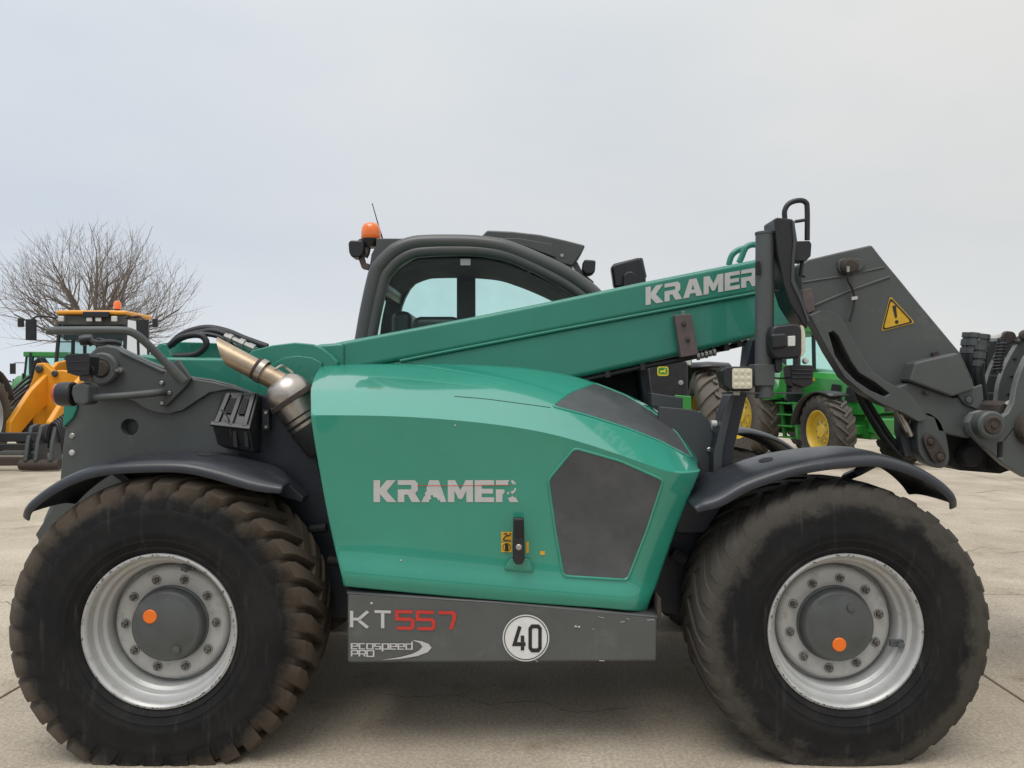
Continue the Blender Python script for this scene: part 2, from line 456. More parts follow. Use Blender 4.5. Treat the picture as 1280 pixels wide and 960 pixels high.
THIN = {   # stroke letters: width, list of polylines
 'K': (.82, [[(.0, 0), (.0, 1)], [(.09, .5), (.36, .5), (.82, 1)], [(.36, .43), (.82, 0)]]),
 'T': (.82, [[(0, 1), (.82, 1)], [(.41, .93), (.41, 0)]]),
 '5': (.86, [[(.86, 1), (0, 1), (0, .55), (.74, .55), (.86, .45), (.86, .1), (.76, 0), (0, 0)]]),
 '7': (.86, [[(0, 1), (.76, 1), (.86, .9), (.84, .6), (.66, 0)]]),
 'e': (.66, [[(.09, .5), (.66, .5), (.66, 1), (0, 1), (0, 0), (.66, 0)]]),
 'c': (.62, [[(.62, 1), (0, 1), (0, 0), (.62, 0)]]),
 'o': (.66, [[(0, 0), (.66, 0), (.66, 1), (0, 1), (0, 0)]]),
 's': (.62, [[(.62, 1), (0, 1), (0, .5), (.62, .5), (.62, 0), (0, 0)]]),
 'p': (.66, [[(0, -.45), (0, 1), (.66, 1), (.66, 0), (.09, 0)]]),
 'd': (.66, [[(.66, 1.45), (.66, 0), (0, 0), (0, 1), (.57, 1)]]),
 'P': (.74, [[(0, 0), (0, 1), (.74, 1), (.74, .45), (.09, .45)]]),
 'R': (.74, [[(0, 0), (0, 1), (.74, 1), (.74, .45), (.09, .45)], [(.5, .36), (.74, 0)]]),
 'O': (.80, [[(0, 0), (.80, 0), (.80, 1), (0, 1), (0, 0)]]),
 '4': (.52, [[(.26, 1), (0, .26), (.52, .26)], [(.38, .17), (.38, 0)], [(.38, .35), (.38, .62)]]),
 '0': (.46, [[(.09, 0), (.37, 0), (.46, .1), (.46, .9), (.37, 1), (.09, 1), (0, .9), (0, .1), (.09, 0)]]),
}
def stroke_loops(line, w):
    """mitred outline of an open or closed polyline -> list of quads"""
    p = [Vector((a, b)) for a, b in line]
    closed = (p[0] - p[-1]).length < 1e-6
    if closed: p = p[:-1]
    n = len(p)
    L, Rr = [], []
    for i in range(n):
        a = p[(i - 1) % n] if (closed or i > 0) else None
        b = p[(i + 1) % n] if (closed or i < n - 1) else None
        d1 = (p[i] - a).normalized() if a is not None else None
        d2 = (b - p[i]).normalized() if b is not None else None
        if d1 is None: d1 = d2
        if d2 is None: d2 = d1
        n1 = Vector((-d1.y, d1.x)); n2 = Vector((-d2.y, d2.x))
        m = (n1 + n2); m = m.normalized() if m.length > 1e-6 else n1
        k = w / 2 / max(0.35, m.dot(n1))
        L.append(p[i] + m * k); Rr.append(p[i] - m * k)
    quads = []
    for i in range(n if closed else n - 1):
        j = (i + 1) % n
        quads.append([tuple(Rr[i]), tuple(Rr[j]), tuple(L[j]), tuple(L[i])])
    return quads
def thin_word(word, w=0.16, gap=0.3):
    x, out = 0.0, []
    for ch in word:
        if ch == ' ':
            x += 0.5; continue
        wd, lines = THIN[ch]
        for ln in lines:
            for q in stroke_loops(ln, w):
                out.append([[(x + a, b) for a, b in q]])
        x += wd + gap
    return out, x - gap

def decal(name, shapes, mat, place, parent, org, maxlen=None):
    """flat print: shapes = list of [outer, hole...] in unit coords, place(u,v) -> world point just proud of the surface"""
    b = MB().mat(mat)
    bm = b.bm
    for loops in shapes:
        if isinstance(loops[0][0], (int, float)): loops = [loops]
        flat = [p for lp in loops for p in lp]
        vs = [bm.verts.new((p[0], p[1], 0)) for p in flat]
        for t in tessellate_polygon([[Vector((p[0], p[1], 0)) for p in lp] for lp in loops]):
            b.face([vs[i] for i in t])
    if maxlen:
        for _ in range(6):
            es = [e_ for e_ in bm.edges if e_.calc_length() > maxlen]
            if not es: break
            bmesh.ops.subdivide_edges(bm, edges=es, cuts=1)
            bmesh.ops.triangulate(bm, faces=[f for f in bm.faces if len(f.verts) > 3])
    for v in bm.verts:
        v.co = place(v.co.x, v.co.y)
    ob = b.build(name, parent, org, angle=80)
    # print faces the viewer's side of its surface
    return ob

def circle(cx, cy, r, n=24, a0=0.0):
    return [(cx + r * math.cos(a0 + 2 * PI * k / n), cy + r * math.sin(a0 + 2 * PI * k / n)) for k in range(n)]

def tyre(b, Rr, rim, W, lug_n, lug_h, slant, lug_w=0.55, reach=0.62, worn=1.0):
    """carcass + tread lugs, axle along Y, centre at origin"""
    hw = W / 2
    rc = Rr - lug_h
    prof = [(rim - .012, -hw * .72), (rim + .004, -hw * .82), (rim + .02, -hw * .90), (rim + .028, -hw * .925), (rim + .034, -hw * .915), (rim + (rc - rim) * .20, -hw * .955), (rim + (rc - rim) * .215, -hw * .970), (rim + (rc - rim) * .23, -hw * .965), (rim + (rc - rim) * .28, -hw * .985), (rim + (rc - rim) * .32, -hw * 1.0),
            (rim + (rc - rim) * .36, -hw * .992), (rim + (rc - rim) * .58, -hw * .985), (rim + (rc - rim) * .64, -hw * .99), (rim + (rc - rim) * .68, -hw * .968),
            (rim + (rc - rim) * .80, -hw * .945), (rim + (rc - rim) * .91, -hw * .89),
            (rc - .012, -hw * .80), (rc - .004, -hw * .6), (rc, 0)]
    full = prof + [(r_, -y_) for r_, y_ in reversed(prof[:-1])]
    b.lathe(full, seg=96)
    def surf(s):      # s 0 at the shoulder's sidewall edge .. 1 at the far shoulder; returns (r, y)
        y = -hw * .97 + s * 2 * hw * .97
        ay = abs(y) / hw
        pts = [(0, rc), (.6, rc - .004), (.80, rc - .012), (.89, rim + (rc - rim) * .91), (.945, rim + (rc - rim) * .80), (.97, rim + (rc - rim) * .70)]
        for (a, ra), (c, rb) in zip(pts, pts[1:]):
            if ay <= c:
                t = (ay - a) / (c - a)
                return ra + (rb - ra) * t, y
        return pts[-1][1], y
    rng = random.Random(int(Rr * 1000) + lug_n)
    pitch = 2 * PI / lug_n
    stations = [0.0, .035, .09, .18, .32, .46, reach]
    for side in (0, 1):
        for i in range(lug_n):
            a0 = pitch * (i + .5 * side)
            jit = rng.uniform(-.02, .02)
            rows = []
            for s in stations:
                if s > reach: continue
                r_, y_ = surf(s)
                if side: y_ = -y_
                ang = a0 + slant * (s ** .85) + jit * pitch
                hgt = lug_h * (0.35 if s == 0 else 1.0) * worn
                wa = pitch * lug_w * (0.66 if s > .3 else 0.80 if s > .15 else 1.0) / 2
                wb = wa * .86
                def P(r2, a2): return Vector((r2 * math.sin(a2), y_ , r2 * math.cos(a2)))
                out = -.006 if s < .1 else 0
                rows.append([P(r_ - .006, ang - wa), P(r_ + hgt, ang - wb), P(r_ + hgt, ang + wb), P(r_ - .006, ang + wa)])
            vs = b.grid(rows)
            b.face(vs[0]); b.face(list(reversed(vs[-1])))
    return b

def flat_bottom(b, zmin):
    """the loaded tyre stands flat on the ground"""
    for v in b.bm.verts:
        if v.co.z < zmin:
            d = zmin - v.co.z
            v.co.y *= 1 + d * 1.0
            v.co.z = zmin

# ================================================================== SETTING
g = MB().mat(pm('yard_base', (0.10, 0.085, 0.065), rough=0.95, var=0.3, vscale=0.8, world_co=True, dirt=((0.06, 0.07, 0.035), 0.5, 0.05)))
g.grid([[Vector((x, y, -0.03)) for x in (-900, -60, 0, 60, 900)] for y in (-300, -20, 40, 120, 1400)])
ground = tag(g.build('ground'), kind='structure')

def concrete_mat():
    m = bpy.data.materials.new('yard_concrete'); m.use_nodes = True
    n, l = m.node_tree.nodes, m.node_tree.links
    bs = n["Principled BSDF"]; bs.inputs["Roughness"].default_value = 0.9; bs.inputs["Specular IOR Level"].default_value = 0.25
    geo = n.new("ShaderNodeNewGeometry"); oi = n.new("ShaderNodeObjectInfo")
    def noise(scale, detail, rough=.6):
        t = n.new("ShaderNodeTexNoise"); t.inputs["Scale"].default_value = scale; t.inputs["Detail"].default_value = detail
        t.inputs["Roughness"].default_value = rough; l.new(geo.outputs["Position"], t.inputs["Vector"]); return t.outputs["Fac"]
    def ramp(src, a, b, ca, cb):
        r = n.new("ShaderNodeValToRGB"); r.color_ramp.elements[0].position = a; r.color_ramp.elements[1].position = b
        r.color_ramp.elements[0].color = (*ca, 1); r.color_ramp.elements[1].color = (*cb, 1); l.new(src, r.inputs[0]); return r.outputs[0]
    def mix(mode, f, a, b):
        x = n.new("ShaderNodeMixRGB"); x.blend_type = mode
        if isinstance(f, float): x.inputs[0].default_value = f
        else: l.new(f, x.inputs[0])
        l.new(a, x.inputs[1])
        if isinstance(b, tuple): x.inputs[2].default_value = b
        else: l.new(b, x.inputs[2])
        return x.outputs[0]
    base = ramp(noise(0.9, 8), .32, .68, (.375, .318, .248), (.53, .462, .372))
    fine = ramp(noise(60, 6, .75), .32, .68, (.60, .60, .59), (1.22, 1.21, 1.19))
    c = mix('MULTIPLY', 1.0, base, fine)
    speck = ramp(noise(190, 2), .63, .72, (1, 1, 1), (.62, .60, .57))
    c = mix('MULTIPLY', 1.0, c, speck)
    stain = ramp(noise(2.3, 7, .7), .55, .74, (1, 1, 1), (.66, .62, .56))
    c = mix('MULTIPLY', 1.0, c, stain)
    oil = ramp(noise(.75, 3, .5), .62, .74, (1, 1, 1), (.70, .68, .65))
    c = mix('MULTIPLY', 1.0, c, oil)
    grit = ramp(noise(26, 5, .8), .64, .70, (1, 1, 1), (1.22, 1.2, 1.15))
    c = mix('MULTIPLY', 1.0, c, grit)
    vary = n.new("ShaderNodeMapRange"); vary.inputs["To Min"].default_value = .92; vary.inputs["To Max"].default_value = 1.06
    l.new(oi.outputs["Random"], vary.inputs["Value"])
    sc = n.new("ShaderNodeVectorMath"); sc.operation = 'SCALE'; l.new(c, sc.inputs[0]); l.new(vary.outputs[0], sc.inputs["Scale"])
    l.new(sc.outputs[0], bs.inputs["Base Color"])
    bp = n.new("ShaderNodeBump"); bp.inputs["Strength"].default_value = 0.6; bp.inputs["Distance"].default_value = 0.006
    l.new(noise(85, 6, .7), bp.inputs["Height"]); l.new(bp.outputs[0], bs.inputs["Normal"])
    return m
CONC = concrete_mat()
sb = MB().mat(CONC)
SX, SY, JG = 5.2, 4.15, 0.018
sb.box((JG / 2, JG / 2, -0.15), (SX - JG / 2, SY - JG / 2, 0))
slab0 = sb.build('concrete_slab', ground, bevel=0.008)
rngs = random.Random(4)
first = True
for i in range(-6, 7):
    for j in range(-1, 9):
        x0, y0 = -2.75 + i * SX, 1.83 + j * SY
        a = R(-2.0)
        loc = Vector((x0 * math.cos(a) - y0 * math.sin(a), x0 * math.sin(a) + y0 * math.cos(a), rngs.uniform(-.004, 0)))
        s = slab0 if first else link_copy(slab0, ground)
        first = False
        s.location = loc; s.rotation_euler = (0, 0, a)

# long hairline crack running off to the right
cr = MB().mat(M['void'])
def gp(px, py):      # ground point seen at a pixel
    Y = CAMH * FPX / (py - CY); return Vector(((px - CX) * Y / FPX, Y, 0.0015))
rc_ = random.Random(8)
for pp, wmax in (([(1200, 786), (1222, 799), (1246, 810), (1262, 822), (1290, 838), (1330, 850)], .005),
                 ([(470, 866), (520, 872), (566, 868), (610, 880), (668, 876), (720, 890), (790, 884)], .0022),
                 ([(1206, 690), (1232, 684), (1250, 692), (1288, 688)], .003),
                 ([(1190, 612), (1218, 616), (1250, 613), (1290, 619)], .008),
                 ([(-20, 760), (4, 752), (18, 758), (30, 750)], .003)):
    cpts = catmull([gp(*p) for p in pp], 6)
    cr = MB().mat('void'); vsl, vsr = [], []
    for p in cpts:
        w_ = wmax * (.5 + .6 * rc_.random()); o_ = Vector((0, rc_.uniform(-.012, .012), 0))
        vsl.append(p + o_ + Vector((0, w_, 0))); vsr.append(p + o_ - Vector((0, w_, 0)))
    cr.grid([vsl, vsr])
    tag(cr.build('ground_crack'), kind='structure')

# far hedge line beyond the yard
hb = MB().mat('hedge')
rh = random.Random(3)
for k in range(6000):
    x = rh.uniform(-190, -70); y = 150 + rh.uniform(-3, 3)
    top = 2.4 + .8 * math.sin(x * .07) + .6 * math.sin(x * .19 + 2)
    c = Vector((x, y, rh.uniform(0, max(1.2, top))))
    u = Vector((rh.uniform(-1, 1), rh.uniform(-1, 1), rh.uniform(-1, 1))).normalized() * rh.uniform(.2, .45)
    v = Vector((rh.uniform(-1, 1), rh.uniform(-1, 1), rh.uniform(-1, 1))).normalized() * rh.uniform(.2, .45)
    hb.face([hb.vert(c + u), hb.vert(c + v), hb.vert(c - u), hb.vert(c - v * .6)])
tag(hb.build('hedge', normals=False), kind='stuff')

# ================================================================== TELEHANDLER
T0 = Vector((-0.04, 4.3, 0))
tele = tag(empty('telehandler', T0), 'green and grey telehandler with lettering on its bonnet, standing side on across the concrete', 'telehandler')
def TB(b, name, **k):
    par = k.pop('parent', tele)
    return b.build(name, par, T0, **k)

# ---- engine hood -------------------------------------------------
rows_px = [
 (3.99, [(402,456),(452,454.5),(520,454),(590,455),(648,458),(700,465),(742,476),(790,494),(830,517),(858,543),(872,570)]),
 (3.70, [(391,471),(450,470),(520,471),(590,475),(648,480),(696,487),(738,497),(786,513),(828,533),(858,554),(874,576)]),
 (3.50, [(388,487),(450,488),(520,491),(590,497),(640,503),(690,510),(735,522),(785,538),(825,554),(855,569),(873,582)]),
 (3.272,[(388,519),(450,519),(520,521),(590,527),(640,533),(690,542),(735,555),(785,572),(818,584),(846,593),(876,588)]),
 (3.276,[(390,538),(450,539),(520,541),(590,546),(640,551),(690,559),(735,571),(782,586),(812,597),(838,606),(870,604)]),
 (3.298,[(401,602),(455,602),(520,602),(590,604),(640,607),(690,611),(735,617),(778,627),(802,635),(824,643),(851,647)]),
 (3.308,[(411,655),(462,655),(520,656),(590,659),(640,662),(690,666),(735,669),(768,676),(789,683),(808,689),(834,694)]),
 (3.312,[(419,690),(468,695),(520,701),(590,707),(640,713),(690,718),(735,722),(762,725),(780,727),(799,729),(822,730)]),
 (3.282,[(426,718),(470,722),(520,727),(590,733),(640,737),(690,742),(735,746),(762,748),(780,750),(797,751),(813,752)]),
 (3.305, [(429,733),(471,737),(520,742),(590,748),(640,752),(690,756),(735,759),(762,761),(780,763),(796,764),(809,765)]),
]
hood_rows = []
for ri, (Y, pts_) in enumerate(rows_px):
    row = []
    for k, (x, y) in enumerate(pts_):
        yy = Y
        if ri >= 3:
            yy += {9: .012, 10: .075}.get(k, 0)
            if 4 <= ri <= 6 and 1 <= k <= 8: yy += .006          # slightly dished flank
        elif k == 10: yy += .03
        row.append(pt(x, y, yy))
    hood_rows.append(row)
def tuck(p, dy, dx=0): return Vector((p.x + dx, p.y + dy, p.z))
full = []
for row in hood_rows:
    l0, r0 = row[0], row[-1]
    full.append([Vector((l0.x + .01, 4.05, l0.z)), Vector((l0.x, l0.y + .05, l0.z))] + row + [Vector((r0.x - .03, r0.y + .07, r0.z)), Vector((r0.x - .10, 4.05, r0.z))])
top_back = [Vector((p.x, 4.06, p.z - .02)) for p in full[0]]
bot_in = [Vector((p.x, p.y + .04, p.z - .004)) for p in full[-1]]
bot_back = [Vector((p.x, 4.05, p.z + .02)) for p in full[-1]]
hb_ = MB().mat('green')
hood_v = hb_.grid([top_back] + full + [bot_in, bot_back])
hb_.bm.verts.ensure_lookup_table(); hb_.bm.edges.ensure_lookup_table()
cl = hb_.bm.edges.layers.float.get('crease_edge') or hb_.bm.edges.layers.float.new('crease_edge')
def crease(row_i, val, k0=0, k1=99):
    r_ = hood_v[row_i]
    for k in range(max(k0, 0), min(k1, len(r_) - 1)):
        e_ = hb_.bm.edges.get((r_[k], r_[k + 1]))
        if e_: e_[cl] = val
crease(1, .9); crease(3, .55); crease(4, 1.0); crease(8, .3); crease(10, .7)
for col_, val in ((2, .8), (12, .75)):
    for a, b in zip(hood_v, hood_v[1:]):
        e_ = hb_.bm.edges.get((a[col_], b[col_]))
        if e_: e_[cl] = val
hb_.bm.verts.index_update()
fold = {tuple(sorted((a.index, b.index))) for a, b in zip(hood_v[4][2:11], hood_v[4][3:12])}
hood = TB(hb_, 'engine_hood', subsurf=3, angle=180)
for e_ in hood.data.edges:      # the shoulder crease is a hard fold
    if tuple(sorted(e_.vertices)) in fold: e_.use_edge_sharp = True
bpy.context.view_layer.update()
dg = bpy.context.evaluated_depsgraph_get()
hood_bvh = BVHTree.FromObject(hood, dg)
CAMP = Vector((0, 0, CAMH))
def on_hood(px, py, off=0.003):
    d = pt(px, py, 1.0) - CAMP
    hit, nrm, _, _ = hood_bvh.ray_cast(CAMP - T0, d.normalized())
    if hit is None:
        return on_hood(px - .5, py + 2, off)
    if nrm.dot(d) > 0: nrm = -nrm
    return hit + T0 + nrm * off

def hood_panel(name, poly, mat, off=.004, thick=.006, border='green'):
    b = MB().mat(mat); bm = b.bm
    vs = [bm.verts.new((x, y, 0)) for x, y in poly]
    bm.faces.new(vs)
    bmesh.ops.triangulate(bm, faces=bm.faces[:])
    for _ in range(7):
        es = [e_ for e_ in bm.edges if e_.calc_length() > 13]
        if not es: break
        bmesh.ops.subdivide_edges(bm, edges=es, cuts=1)
        bmesh.ops.triangulate(bm, faces=[f for f in bm.faces if len(f.verts) > 3])
    for v in bm.verts:
        v.co = on_hood(v.co.x, v.co.y, off)
    ob = TB(b, name, parent=hood, angle=50)
    # raised bead of bodywork round the opening
    rim = MB().mat(border)
    dense = []
    for i in range(len(poly)):
        a, c = Vector(poly[i]), Vector(poly[(i + 1) % len(poly)])
        n_ = max(2, int((c - a).length / 10))
        dense += [a.lerp(c, t / n_) for t in range(n_)]
    rim.tube([on_hood(p.x, p.y, .001) for p in dense], .0065, seg=8, closed=True)
    TB(rim, name + '_surround', parent=hood)
    return ob
def roundpoly(poly, r=7, n=4):
    out = []
    for i in range(len(poly)):
        p0, p, p1 = Vector(poly[i - 1]), Vector(poly[i]), Vector(poly[(i + 1) % len(poly)])
        a = p + (p0 - p).normalized() * min(r, (p0 - p).length * .4); c = p + (p1 - p).normalized() * min(r, (p1 - p).length * .4)
        for k in range(n + 1):
            t = k / n
            q = a * (1 - t) ** 2 + p * 2 * t * (1 - t) + c * t * t
            out.append((q.x, q.y))
    return out
hood_panel('vent_panel', roundpoly([(718, 560), (775, 576), (829, 600), (808, 664), (784, 725), (704, 720), (694, 664), (685, 600)], 6), 'panel')
hood_panel('vent_panel', roundpoly([(690, 508), (713, 491), (743, 479.5), (782, 495), (818, 517), (847, 543), (866, 574), (825, 552), (785, 536), (735, 520)], 5), 'panel')

# seam of the hinged bonnet top
sm = MB().mat('decal_black')
sm.tube([on_hood(p.x, p.y, 0) for p in catmull([(568, 495.5, 0), (604, 498.5, 0), (640, 503, 0), (688, 509.5, 0)], 8)], .0022, seg=6)
TB(sm, 'bonnet_seam', parent=hood)

shapes, tot = heavy_word('KRAMER')
def word_place(x0, y0, x1, y1, hgt, total, f):
    """baseline from (x0,y0) to (x1,y1) in photo pixels"""
    def pl(u, v):
        t = u / total
        return f(x0 + (x1 - x0) * t, y0 + (y1 - y0) * t - v * hgt)
    return pl
# worn decal: bites are missing from the A and the last R
worn_shapes = []
for i, lp in enumerate(shapes):
    if i == 2:
        o0 = lp[0][0][0]
        lp = [[(o0 + a, b) for a, b in [(0, 0), (.10, .22), (.19, .30), (.17, .42), (.27, .50), (.25, .62), (.40, 1), (.88, 1), (1.28, 0), (.98, 0), (.93, .12), (.86, .06), (.80, .20), (.62, .22), (.55, .34), (.46, .28), (.50, .14), (.38, .10), (.40, 0)]]]
    if i == 5:
        o0 = lp[0][0][0]
        S = lambda pts_: [[(o0 + a, b) for a, b in pts_]]
        worn_shapes += [S([(0, 0), (.34, 0), (.34, .34), (.42, .40), (.46, .52), (.40, .58), (0, .58)]),
                        S([(0, .78), (.5, .78), (.56, .74), (.64, .80), (.62, .9), (.70, 1), (0, 1)]),
                        S([(.72, 0), (1.16, 0), (1.0, .24), (.92, .20), (.88, .30), (.80, .24), (.62, .18)]),
                        S([(.78, .40), (.86, .36), (.98, .46), (1.04, .56), (1.03, .66), (.94, .62), (.92, .52), (.80, .52)]),
                        S([(.78, .92), (.88, .80), (.94, .84), (1.02, .76), (1.03, .86), (.88, 1), (.80, 1)]),
                        S([(.56, .40), (.64, .34), (.70, .42), (.62, .48)])]
        continue
    worn_shapes.append(lp)
decal('lettering', worn_shapes, 'decal', word_place(467, 627.5, 647.5, 627.5, 27.5, tot, lambda x, y: on_hood(x, y, .0022)), hood, T0, maxlen=.3)
# red scratch across the lettering, small scrapes
sc_ = MB().mat('decal_red')
sc_.tube([on_hood(x, y, .0024) for x, y in ((521, 606.8), (560, 607), (600, 606.6), (638, 606))], .0012, seg=5)
TB(sc_, 'red_scratch', parent=hood)
for q in ([(568, 531), (570, 532.5)], [(500, 700.5), (502, 701)]):
    TB(MB().mat('scratch').tube([on_hood(x, y, .0004) for x, y in q], .0009 if len(q) > 2 else .004, seg=5), 'paint_scratch', parent=hood)

# hood latch handle in its recess
hd = MB().mat('black')
hd.prism([(641.5, 648), (655, 648), (656, 700), (652, 706), (645, 706), (641, 700)], 3.245, 3.285)
handle = TB(hd, 'latch_handle', parent=hood, bevel=.006)
hd = MB().mat('void').prism([(643.5, 650.5), (653.5, 650.5), (654, 672), (643.5, 672)], 3.242, 3.246)
TB(hd, 'handle_grip_slot', parent=hood, bevel=.002)
lk = MB().mat('bolt'); c_ = pt(648.5, 684, 3.245)
lk.lathe([(0, -.006), (.009, -.006), (.013, -.003), (.013, .01)], c_, (0, 1, 0), 20)
TB(lk, 'lock', parent=hood)
rc2 = MB().mat('green')      # scooped tray under the handle
rc2.grid([[on_hood(x, 697, .016) for x in (636, 646, 655, 662)], [on_hood(x, y_, .012) for x, y_ in ((633, 703), (645, 703), (656, 703), (664.5, 703))],
          [on_hood(x, y_, .009) for x, y_ in ((629.5, 711), (644, 712), (656, 713), (667, 713.5))], [on_hood(x, y_, -.002) for x, y_ in ((629, 713), (644, 714), (656, 715), (668, 715.5))]])
TB(rc2, 'handle_tray', parent=hood, solid=.004, subsurf=1)
for nm, (x0, y0, x1, y1) in (('warning_sticker', (626.5, 664.5, 640, 676.5)), ('warning_sticker', (626.5, 677.5, 640, 690)), ('sticker_remnant', (657.5, 677, 661, 691)), ('sticker_remnant', (675, 688.5, 681, 693.5))):
    st = MB().mat('decal_yellow')
    st.grid([[on_hood(x, y, .003) for x in (x0, (x0 + x1) / 2, x1)] for y in (y0, (y0 + y1) / 2, y1)])
    so = TB(st, nm, parent=hood)
pic = MB().mat('decal_black')     # hot-surface and moving-part pictograms
for q in ([(629, 674), (632, 670), (637, 669), (638, 666.5)], [(629.5, 667), (632.5, 666.5), (634, 668.5)], [(629, 675), (638, 675)]):
    pic.tube([on_hood(x, y, .0036) for x, y in q], .0026, seg=5)
pic.tube([on_hood(x, y, .0036) for x, y in ((633.3, 680), (633.3, 687.5))], .0075, seg=6)
pic.tube([on_hood(x, y, .0036) for x, y in circle(633.3, 683.8, 4.9, 12)], .0014, seg=5, closed=True)
TB(pic, 'pictogram', parent=hood)

# ---- side skirt ---------------------------------------------------
sk = MB().mat('skirt')
Ysk = 3.30
sk.prism([(434, 741), (500, 744), (620, 752), (740, 762), (822, 771), (821, 827), (434, 829)], Ysk, 3.75)
skirt = TB(sk, 'side_skirt', bevel=.012, segs=3)
lip = MB().mat('skirt')
lip.grid([[pt(x, y, Ysk + .0) for x, y in ((434, 741), (620, 753), (822, 772))], [pt(x, y - 9, Ysk + .06) for x, y in ((434, 744), (620, 755), (822, 773))]])
TB(lip, 'skirt_top_edge', parent=skirt, solid=.006)
gp_ = MB().mat('void').prism([(432, 734), (520, 740), (640, 750), (740, 757), (822, 764), (822, 776), (740, 766), (620, 756), (434, 746)], 3.36, 3.75)
TB(gp_, 'hood_seal')
YD = Ysk - .003
flat = lambda Y: (lambda x, y: pt(x, y, Y))
sh, tw = thin_word('KT', .17, .34)
decal('model_letters', sh, 'decal', word_place(439.5, 784, 488.5, 785.5, 20.5, tw, flat(YD)), skirt, T0)
sh, tw = thin_word('557', .2, .26)
decal('model_number', sh, 'decal_red', word_place(496, 785, 568, 786.5, 20.5, tw, flat(YD)), skirt, T0)
sh, tw = thin_word('ecospeed', .2, .24)
decal('model_name', sh, 'decal', word_place(439.5, 811, 515, 811.5, 6.5, tw, flat(YD)), skirt, T0)
sh, tw = thin_word('PRO', .2, .22)
decal('model_suffix', sh, 'decal', word_place(439.5, 820.5, 467, 820.5, 7.2, tw, flat(YD)), skirt, T0)
sw = [(515, 800), (527, 801.5), (536, 805), (539.5, 809.5), (535, 815), (522, 820), (500, 823.5), (477, 825), (500, 821.5), (515, 817.5), (524, 813), (528, 808.5), (525, 804)]
decal('swoosh', [[(x, -y) for x, y in sw]], 'decal', lambda u, v: pt(u, -v, YD), skirt, T0)
# speed disc "40"
cx0, cy0, rr0 = 657.5, 797.5, 29.2
disc = decal('speed_disc', [[(x, -y) for x, y in circle(cx0, cy0, rr0, 48)]], 'decal_white', lambda u, v: pt(u, -v, YD), skirt, T0)
rg = MB().mat('decal_black')
ro, ri_ = [pt(x, y, YD - .002) for x, y in circle(cx0, cy0, 27.6, 48)], [pt(x, y, YD - .002) for x, y in circle(cx0, cy0, 26.5, 48)]
rg.grid([ro + ro[:1], ri_ + ri_[:1]])
TB(rg, 'disc_border', parent=skirt)
sh, tw = thin_word('40', .165, .22)
decal('speed_digits', sh, 'decal_black', word_place(643, 813, 675, 813, 30, tw, flat(YD - .002)), skirt, T0)
sc_ = MB().mat('scratch')
rs_ = random.Random(5)
for k in range(7):
    x = rs_.uniform(640, 815); y = rs_.choice([rs_.uniform(768, 776), rs_.uniform(775, 826), rs_.uniform(822, 826)])
    y = max(y, 752 + (x - 434) * .06)
    L_ = rs_.uniform(1.5, 9)
    sc_.tube([pt(x, y, YD + .002), pt(x + L_, y + rs_.uniform(-1.2, 1.8), YD + .002)], rs_.uniform(.0008, .0016), seg=4)
for x, y in ((463, 742), (718, 771), (722, 771.5)):
    sc_.tube([pt(x, y + 12, YD + .002), pt(x + 3, y + 12.4, YD + .002)], .004, seg=5)
tag(TB(sc_, 'paint_scrape', parent=skirt), kind='stuff')
rb = MB().mat('rust').prism([(822, 745), (826, 748), (827, 772), (823, 786), (821, 786)], 3.32, 3.6)
TB(rb, 'rusty_corner', parent=skirt)

# ---- chassis -----------------------------------------------------
Yc = 3.74
cp = MB().mat('grey')
plate = [(44, 668), (62, 640), (74, 612), (78, 560), (84, 520), (92, 500), (104, 478), (108, 456), (114, 440), (122, 433), (134, 431), (146, 433), (160, 440),
         (182, 450), (204, 459), (226, 467), (240, 471), (262, 474), (290, 481), (312, 490), (336, 497), (352, 506), (372, 528), (392, 560), (402, 600), (420, 690), (430, 770), (200, 800), (60, 700)]
cp.prism(plate, Yc, Yc + .05, holes=[circle(162, 534, 10.5, 20)])
chassis = TB(cp, 'chassis_plate', bevel=.006)
cp = MB().mat('grey')      # thick pivot cheek welded on: its lower edge swings down and up again
cheek = [(110, 462), (114, 442), (122, 434), (134, 432.5), (146, 435), (160, 443), (184, 454), (206, 463), (228, 470), (244, 474), (268, 478), (292, 484), (306, 490), (286, 487), (262, 491),
         (246, 501), (228, 513), (212, 517.5), (196, 516), (180, 510), (168, 502), (150, 497), (120, 495)]
cp.prism(cheek, Yc - .025, Yc + .001)
TB(cp, 'pivot_cheek', bevel=.005, parent=chassis)
cp = MB().mat('grey_dark')
cp.tube([pt(x, y, Yc - .03) for x, y in ((150, 440), (176, 452), (204, 465))], .006, seg=6)
TB(cp, 'weld_bead', parent=chassis)
dk = MB().mat('navy')
dk.prism([(322, 492), (345, 500), (366, 512), (384, 535), (396, 570), (410, 640), (425, 700), (438, 745), (440, 775), (408, 772), (396, 756), (330, 740), (300, 640), (296, 560), (318, 540)], Yc - .03, Yc + .02)
TB(dk, 'engine_bay_panel', bevel=.01)
gs = MB().mat('green_boom').prism([(79, 498), (97, 500), (96, 512), (91, 523), (78, 536)], Yc - .012, Yc + .3)
TB(gs, 'rear_bonnet_edge', bevel=.008)
